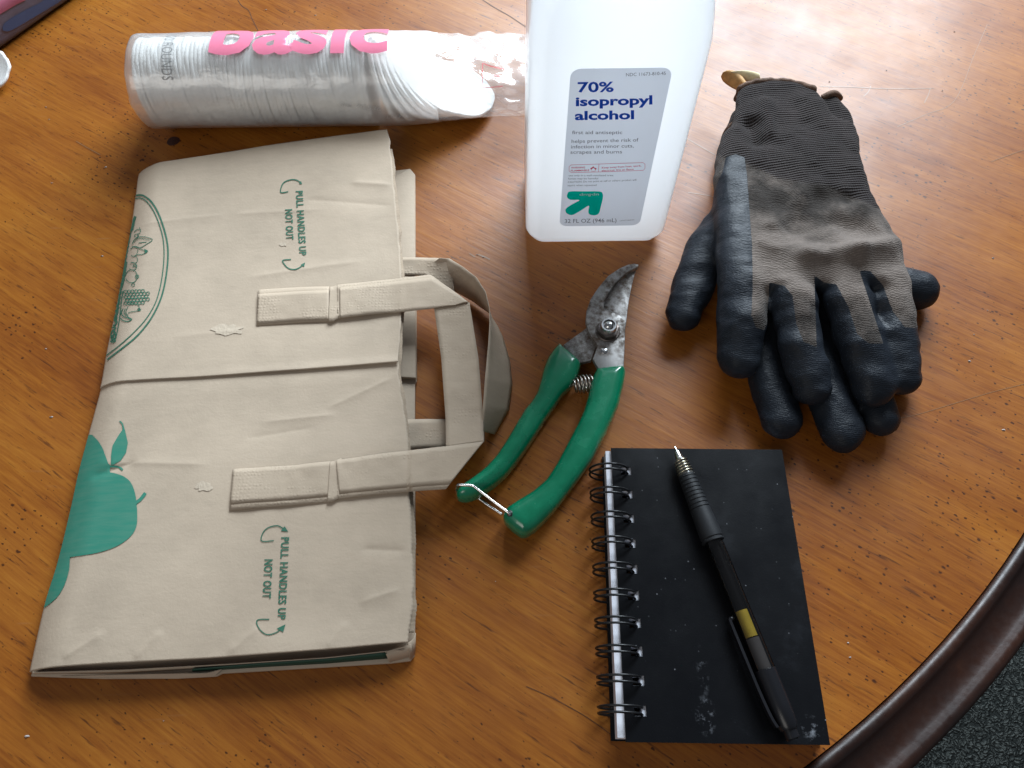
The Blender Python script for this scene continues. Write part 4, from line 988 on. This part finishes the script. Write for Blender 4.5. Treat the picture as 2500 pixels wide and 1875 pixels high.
# spring: short conical coil between the handles
s0, s1 = P(1080+1360*S6, 620+1370*S6, .0085), P(1080+1560*S6, 620+1330*S6, .0085)
ax = s1-s0; L_ = np.linalg.norm(ax); ex, ey, ed = frame(ax); cl_ = []
for k in range(181):
    t = k/180; a = 2*math.pi*5.5*t; r = .0050-.0012*abs(2*t-1)
    cl_.append(s0+ed*L_*t+r*(math.cos(a)*ex+math.sin(a)*ey))
mesh('spring', *tube(cl_, .00052, 8), plain('oily_spring_steel', (.52, .47, .42), .28, 1.0), prn)
# wire latch: hinged in the right handle, hooked round the left one
lw = [(705, 1400, .0150), (690, 1372, .0165), (600, 1305, .0172), (450, 1190, .0178), (330, 1097, .0182), (310, 1088, .0182), (230, 1082, .0182), (165, 1080, .0176)]
path = [P(1080+x*S6, 930+y*S6, z) for x, y, z in lw]
e = path[-1]; path += [e+np.array([-.0012, -.0002, -.003]), e+np.array([-.0014, -.0006, -.008]), e+np.array([-.0004, -.0010, -.0125]), P(1080+250*S6, 930+1150*S6, .0030), P(1080+350*S6, 930+1200*S6, .0026), P(1080+480*S6, 930+1295*S6, .0026), P(1080+620*S6, 930+1385*S6, .0030)]
mesh('latch_wire', *tube(resample(cr(path, 6), 110), .00072, 10), M_WIRE, prn)
mesh('latch_pin', *lathe(P(1080+705*S6, 930+1388*S6, .0140), P(1080+705*S6, 930+1388*S6, .0140)+np.array([0, 0, 1]), [(0, .0016), (.0020, .0016), (.0024, .0010), (.0024, .0002)], 20), plain('black_pin', (.02, .02, .02), .35), prn, sharp=50)

# ------------------------------------------------------------------ notebook
NX, NY, NTH, NW, NH = .0940, .0910, -.0240, .0889, .1397
ca, sa = math.cos(NTH), math.sin(NTH)
def NBp(x, y, z=0.0): return np.array([NX+ca*x-sa*y, NY+sa*x+ca*y, z])
nbk = thing('spiral_notebook', (NX, NY, 0), 'small black wire bound notebook with dusty cover lying under a pen', 'notebook')
def black_cover():
    t = NT('black_card_cover'); c = t.coord(); d = t.noise(c, 900, 2, .5); p = t.noise(c, 38, 5, .65); s = t.n('TexVoronoi', i_Vector=c, i_Scale=420.0)
    rnd = t.n('SeparateColor', i_Color=s.outputs['Color']).outputs[0]
    sp = t.math('MULTIPLY', t.ramp(s.outputs['Distance'], [(.10, 1.0), (.16, 0.0)]), t.ramp(rnd, [(.93, 0.0), (.96, .4)]))
    col = t.mix(t.ramp(p, [(.60, 0.0), (.85, .10)]), (.0035, .0038, .0050, 1), (.07, .08, .10, 1))
    # chalky rub marks low on the cover and in the lower corner
    sep = t.n('SeparateXYZ', i_Vector=c)
    def blob(cx, cy, rx, ry):
        dx = t.math('DIVIDE', t.math('SUBTRACT', sep.outputs[0], cx), rx); dy = t.math('DIVIDE', t.math('SUBTRACT', sep.outputs[1], cy), ry)
        return t.math('SUBTRACT', 1.0, t.math('ADD', t.math('MULTIPLY', dx, dx), t.math('MULTIPLY', dy, dy)))
    b = t.math('MAXIMUM', t.math('MAXIMUM', blob(-.010, -.0585, .005, .009), t.math('MULTIPLY', blob(-.009, -.040, .003, .012), .45)), t.math('MAXIMUM', blob(.036, -.064, .006, .006), -1.0))
    ch = t.math('MULTIPLY', t.ramp(t.noise(c, 170, 5, .72), [(.52, 0.0), (.72, .65)]), t.math('MAXIMUM', b, 0.0))
    col = t.mix(ch, col, (.36, .38, .42, 1)); col = t.mix(sp, col, (.36, .37, .40, 1))
    t.set(Base_Color=col, Roughness=t.ramp(p, [(.3, .27), (.7, .38)]), Specular_IOR_Level=.25, Normal=t.bump(t.noise(c, 1400, 2), .10, .0004))
    return t.m
M_COVER = black_cover(); M_PAGE = plain('page_edges', (.78, .79, .86), .8); M_BWIRE = plain('black_wire', (.008, .008, .009), .34, 0, .4)
def rect(x0, y0, x1, y1, r=0): return [(x0, y0), (x1, y0), (x1, y1), (x0, y1)]
HOLES = [NH/2-.0127-.0127*i for i in range(10)]
def holed(z0, z1, x0, y0, x1, y1, hx0, hx1, hh, skew=0.0):
    """sheet with ten square punched holes"""
    xs = [x0, hx0, hx1, x1]; ys = [y0]+sorted([v for y_ in HOLES for v in (y_-hh, y_+hh)])+[y1]
    V = []; F = []; idx = {}
    def vid(i, j, k):
        key = (i, j, k)
        if key not in idx: idx[key] = len(V); V.append(NBp(xs[i]+(skew*(ys[-1]-ys[j])/(ys[-1]-ys[0]) if i == 0 else 0), ys[j], (z0, z1)[k]))
        return idx[key]
    solid = lambda i, j: 0 <= i < 3 and 0 <= j < len(ys)-1 and not (i == 1 and j % 2 == 1)
    for i in range(3):
        for j in range(len(ys)-1):
            if not solid(i, j): continue
            F.append((vid(i, j, 1), vid(i+1, j, 1), vid(i+1, j+1, 1), vid(i, j+1, 1))); F.append((vid(i, j, 0), vid(i, j+1, 0), vid(i+1, j+1, 0), vid(i+1, j, 0)))
            for di, dj, a, b in ((-1, 0, (i, j+1), (i, j)), (1, 0, (i+1, j), (i+1, j+1)), (0, -1, (i, j), (i+1, j)), (0, 1, (i+1, j+1), (i, j+1))):
                if not solid(i+di, j+dj): F.append((vid(*a, 0), vid(*b, 0), vid(*b, 1), vid(*a, 1)))
    return V, F
X0, X1, Y0, Y1 = -NW/2, NW/2, -NH/2, NH/2
HX0, HX1 = X0+.0045, X0+.0098
mesh('back_cover', *holed(.0004, .0014, X0-.0036, Y0+.0010, X1, Y1-.0005, HX0, HX1, .0021, -.0018), M_COVER, nbk, smooth=False)
mesh('pages', *holed(.0016, .0106, X0-.0028, Y0+.0018, X1-.001, Y1-.0012, HX0-.0002, HX1-.0018, .0020, -.0006), M_PAGE, nbk, smooth=False)
mesh('front_cover', *holed(.0108, .0120, X0, Y0, X1, Y1, HX0, HX1, .0022), M_COVER, nbk, smooth=False)
RX, RZ = .0098, .0086
for y_ in HOLES:
    for dy in (-.0015, .0015):
        pts = []
        for k in range(40):
            a = 2*math.pi*k/40; pts.append(NBp(X0-.0015+RX*math.cos(a), y_+dy+.0006*math.sin(a/2)*(1 if dy < 0 else .4), .0092+RZ*math.sin(a)))
        mesh('wire_loop', *tube(pts, .00058, 8, True), M_BWIRE, nbk)

# ------------------------------------------------------------------ pen
ZP = .0180
pa_, pb_ = P(1647, 1089, ZP-.0005), P(1937, 1806, ZP+.0004)
PL = np.linalg.norm(pb_-pa_); pd = (pb_-pa_)/PL
pen = thing('gel_pen', P(1790, 1450, .012), 'retractable black gel pen with rubber grip and yellow band lying across notebook', 'pen')
def plath(name, prof, mat, parent=pen, sharp=35, seg=32): return mesh(name, *lathe(pa_, pb_, [(a, r*.93) for a, r in prof], seg), mat, parent, sharp=sharp)
M_RUB = plain('black_rubber', (.012, .013, .015), .55, 0, .35, bump=.2, bscale=1500, bdist=.0003)
def smoke():
    t = NT('smoky_clear_plastic'); tr = t.n('BsdfTransparent'); tr.inputs[0].default_value = (.52, .50, .48, 1); gl = t.n('BsdfGlossy', i_Roughness=.09)
    m = t.n('MixShader', i_0=t.front(t.math('MULTIPLY_ADD', t.n('Fresnel', i_IOR=1.5).outputs[0], 1.0, .01)), i_1=tr.outputs[0], i_2=gl.outputs[0]); t.put(t.out.inputs[0], m.outputs[0]); return t.m
M_SMOKE = smoke(); M_TIPM = plain('tip_metal', (.74, .73, .70), .18, 1.0); M_BLK = plain('glossy_black', (.008, .008, .010), .30, 0, .4)
plath('ball_tip', [(0, .0002), (.0006, .0005), (.0032, .0006), (.0036, .0012)], M_TIPM)
plath('tip_cone', [(.0030, .0013), (.0075, .0024), (.0078, .0027)], M_TIPM)
plath('tip_section', [(.0078, .0027), (.0095, .0031), (.0165, .0041)], plain('smoked_tip', (.10, .095, .085), .15, coat=.5))
sp = []
x_, y_, d_ = frame(pd)
for k in range(121):
    t = k/120; a = 2*math.pi*5*t; r = .0030+.0010*t; sp.append(pa_+pd*(.0085+.0078*t)+(r+.0003)*(math.cos(a)*x_+math.sin(a)*y_))
mesh('spring', *tube(sp, .00030, 6), plain('brass_spring', (.62, .55, .40), .25, 1.0), pen)
g0, g1 = .0163, .0525
gp = [(g0, .0038), (g0+.0006, .0046)]
for k in range(9):
    s = g0+.0016+k*.0021; r = .0047+.00008*k; gp += [(s, r), (s+.00012, r-.00035), (s+.00040, r-.00035), (s+.00052, r)]
gp += [(g0+.024, .0056), (g1-.004, .0059), (g1-.0022, .0058), (g1-.0018, .0054), (g1-.0014, .0054), (g1-.001, .0060), (g1-.0002, .0060), (g1, .0052)]
plath('grip', gp, M_RUB, sharp=30)
bp = [(g1-.001, .0046), (g1+.002, .0050)]
for k in range(6):
    s = g1+.003+k*.0019; bp += [(s, .0050), (s+.0002, .00475), (s+.0006, .00475), (s+.0008, .0050)]
bp += [(g1+.016, .0049), (.1135, .0050)]
plath('barrel', bp, M_SMOKE, sharp=25)
plath('refill', [(.045, .0006), (.0451, .0028), (.0861, .0029), (.0862, .0006)], M_BLK)
plath('ink_band', [(.0862, .0010), (.0863, .0030), (.0985, .0030), (.0986, .0010)], plain('yellow_sticker', (.62, .46, .06), .42, noise_amt=.12, nscale=150))
plath('refill', [(.0990, .0010), (.0991, .0033), (.1132, .0033), (.1133, .0010)], plain('grey_refill_tube', (.13, .125, .13), .25))
plath('end_cap', [(.1130, .0046), (.1133, .0052), (.128, .0052), (.137, .0049), (.1385, .0040), (.1386, .0034), (PL-.0006, .0033), (PL, .0026)], M_BLK)
side = np.cross(pd, [0, 0, 1]); side /= np.linalg.norm(side); side = -side if side[0] > 0 else side
up_ = np.array([0, 0, 1.0])
cv_ = []
for t, off, z in ((.1365, .0052, .0010), (.132, .0061, .0008), (.122, .0066, .0002), (.108, .0067, -.0004), (.096, .0067, -.0010), (.0885, .0067, -.0012)):
    cv_.append(pa_+pd*t+side*off+up_*z)
cp_ = resample(cr(cv_, 6), 40)
V = []
for p in cp_:
    for du, dw in ((-.0006, -.0018), (.0006, -.0018), (.0006, .0018), (-.0006, .0018)): V.append(p+side*du+up_*dw)
F = [(i*4+k, i*4+(k+1) % 4, i*4+4+(k+1) % 4, i*4+4+k) for i in range(39) for k in range(4)]+[(3, 2, 1, 0), (156, 157, 158, 159)]
clip = mesh('clip', *bmfix(V, F), M_BLK, pen, sharp=30)
mesh('clip_ball', *lathe(cp_[-1]-side*.0012-pd*.0012-up_*.0, cp_[-1]-side*.0012+pd, [(-.0001, .0002), (.0003, .0012), (.0012, .0017), (.0021, .0012), (.0025, .0002)], 16), M_BLK, clip)

# ------------------------------------------------------------------ things at the left edge, and crumbs
e0, e1 = P(192, -4, 0), P(6, 128, 0); ed = (e0-e1)[:2]; ed /= np.linalg.norm(ed); en = np.array([-ed[1], ed[0]])
if en[0] > 0: en = -en
c_ = e1[:2]-ed*.02
o = [c_, c_+ed*.20, c_+ed*.20+en*.12, c_+en*.12]
pv, pf = prism(np.array(o), .0004, .030, .007, 4)
pk = mesh('wrapped_package', pv, pf, plain('mauve_grey_plastic', (.13, .125, .175), .35, noise_amt=.15, nscale=30, bump=.25, bscale=40, bdist=.004), None, sharp=60)
label(pk, 'mauve grey plastic package with blue and pink print at the top left corner', 'package')
BK = bvh_of((pv, pf))
bl = cr([(5, 70), (15, 52), (60, 25), (100, 5), (130, -20), (170, -20), (150, 0), (110, 25), (60, 55), (30, 72), (14, 76)], 3, True)
mesh('blue_print', *lay(*fill2(bl, 8), BK, .0004), plain('blue_film_print', (.065, .115, .25), .35), pk)
pkp = [(-60, 60), (-60, -80), (90, -80), (62, 0), (40, 10), (0, 34), (-30, 55)]
mesh('pink_print', *lay(*fill2(pkp, 10), BK, .0004), plain('pink_film_print', (.33, .085, .13), .4), pk)
# curled cotton pad
V = []; cc = P(-22, 172, .008)
for i in range(10):
    for k in range(40):
        a = 2*math.pi*k/40; r = .0138*(i+.01)/9*(1+.03*math.sin(7*a)+.02*math.sin(13*a)); x_ = r*math.cos(a); y_ = r*math.sin(a)*1.1
        V.append((cc[0]+x_, cc[1]+y_, .0022+.010*(y_/.0155*.5+.5)**2+.004*(x_/.0155)**2))
F = [(i*40+k, i*40+(k+1) % 40, (i+1)*40+(k+1) % 40, (i+1)*40+k) for i in range(9) for k in range(40)]+[tuple(range(40))[::-1]]
cpad = mesh('cotton_pad', V, F, M_COT, None, thick=.0018)
label(cpad, 'single white curled cotton pad lying at the left edge of the table', 'cotton pad')
V = []; F = []
for x, y, s in ((112, 262, 7), (120, 292, 5), (258, 408, 7), (127, 447, 5), (112, 852, 5), (126, 1018, 8), (66, 1798, 9), (250, 625, 8), (2025, 200, 5), (2164, 172, 5), (2300, 222, 6), (2330, 78, 6), (2366, 882, 6), (2424, 630, 8), (2450, 1050, 7), (2070, 1570, 5), (2075, 1605, 6), (208, 25, 5), (650, 24, 6), (770, 38, 6), (1180, 628, 5), (1165, 622, 5), (1235, 670, 4), (2378, 817, 4), (2410, 758, 4), (1100, 560, 4), (400, 1760, 3), (1210, 1420, 3)):
    p = P(x, y, 0); r = s/4300*.42; b0 = len(V); a0 = random.uniform(0, 6)
    for k in range(6):
        a = a0+k*math.pi/3; rr = r*random.uniform(.5, 1.2); V.append((p[0]+rr*1.5*math.cos(a), p[1]+rr*.8*math.sin(a), .0002))
    V.append((p[0], p[1], .0002+r*.7))
    F += [(b0+k, b0+(k+1) % 6, b0+6) for k in range(6)]
cb = mesh('crumbs', V, F, plain('pale_lint', (.42, .38, .36), .9), None, smooth=False)
label(cb, 'tiny pale crumbs and lint scattered over the table top', 'crumbs', kind='stuff')
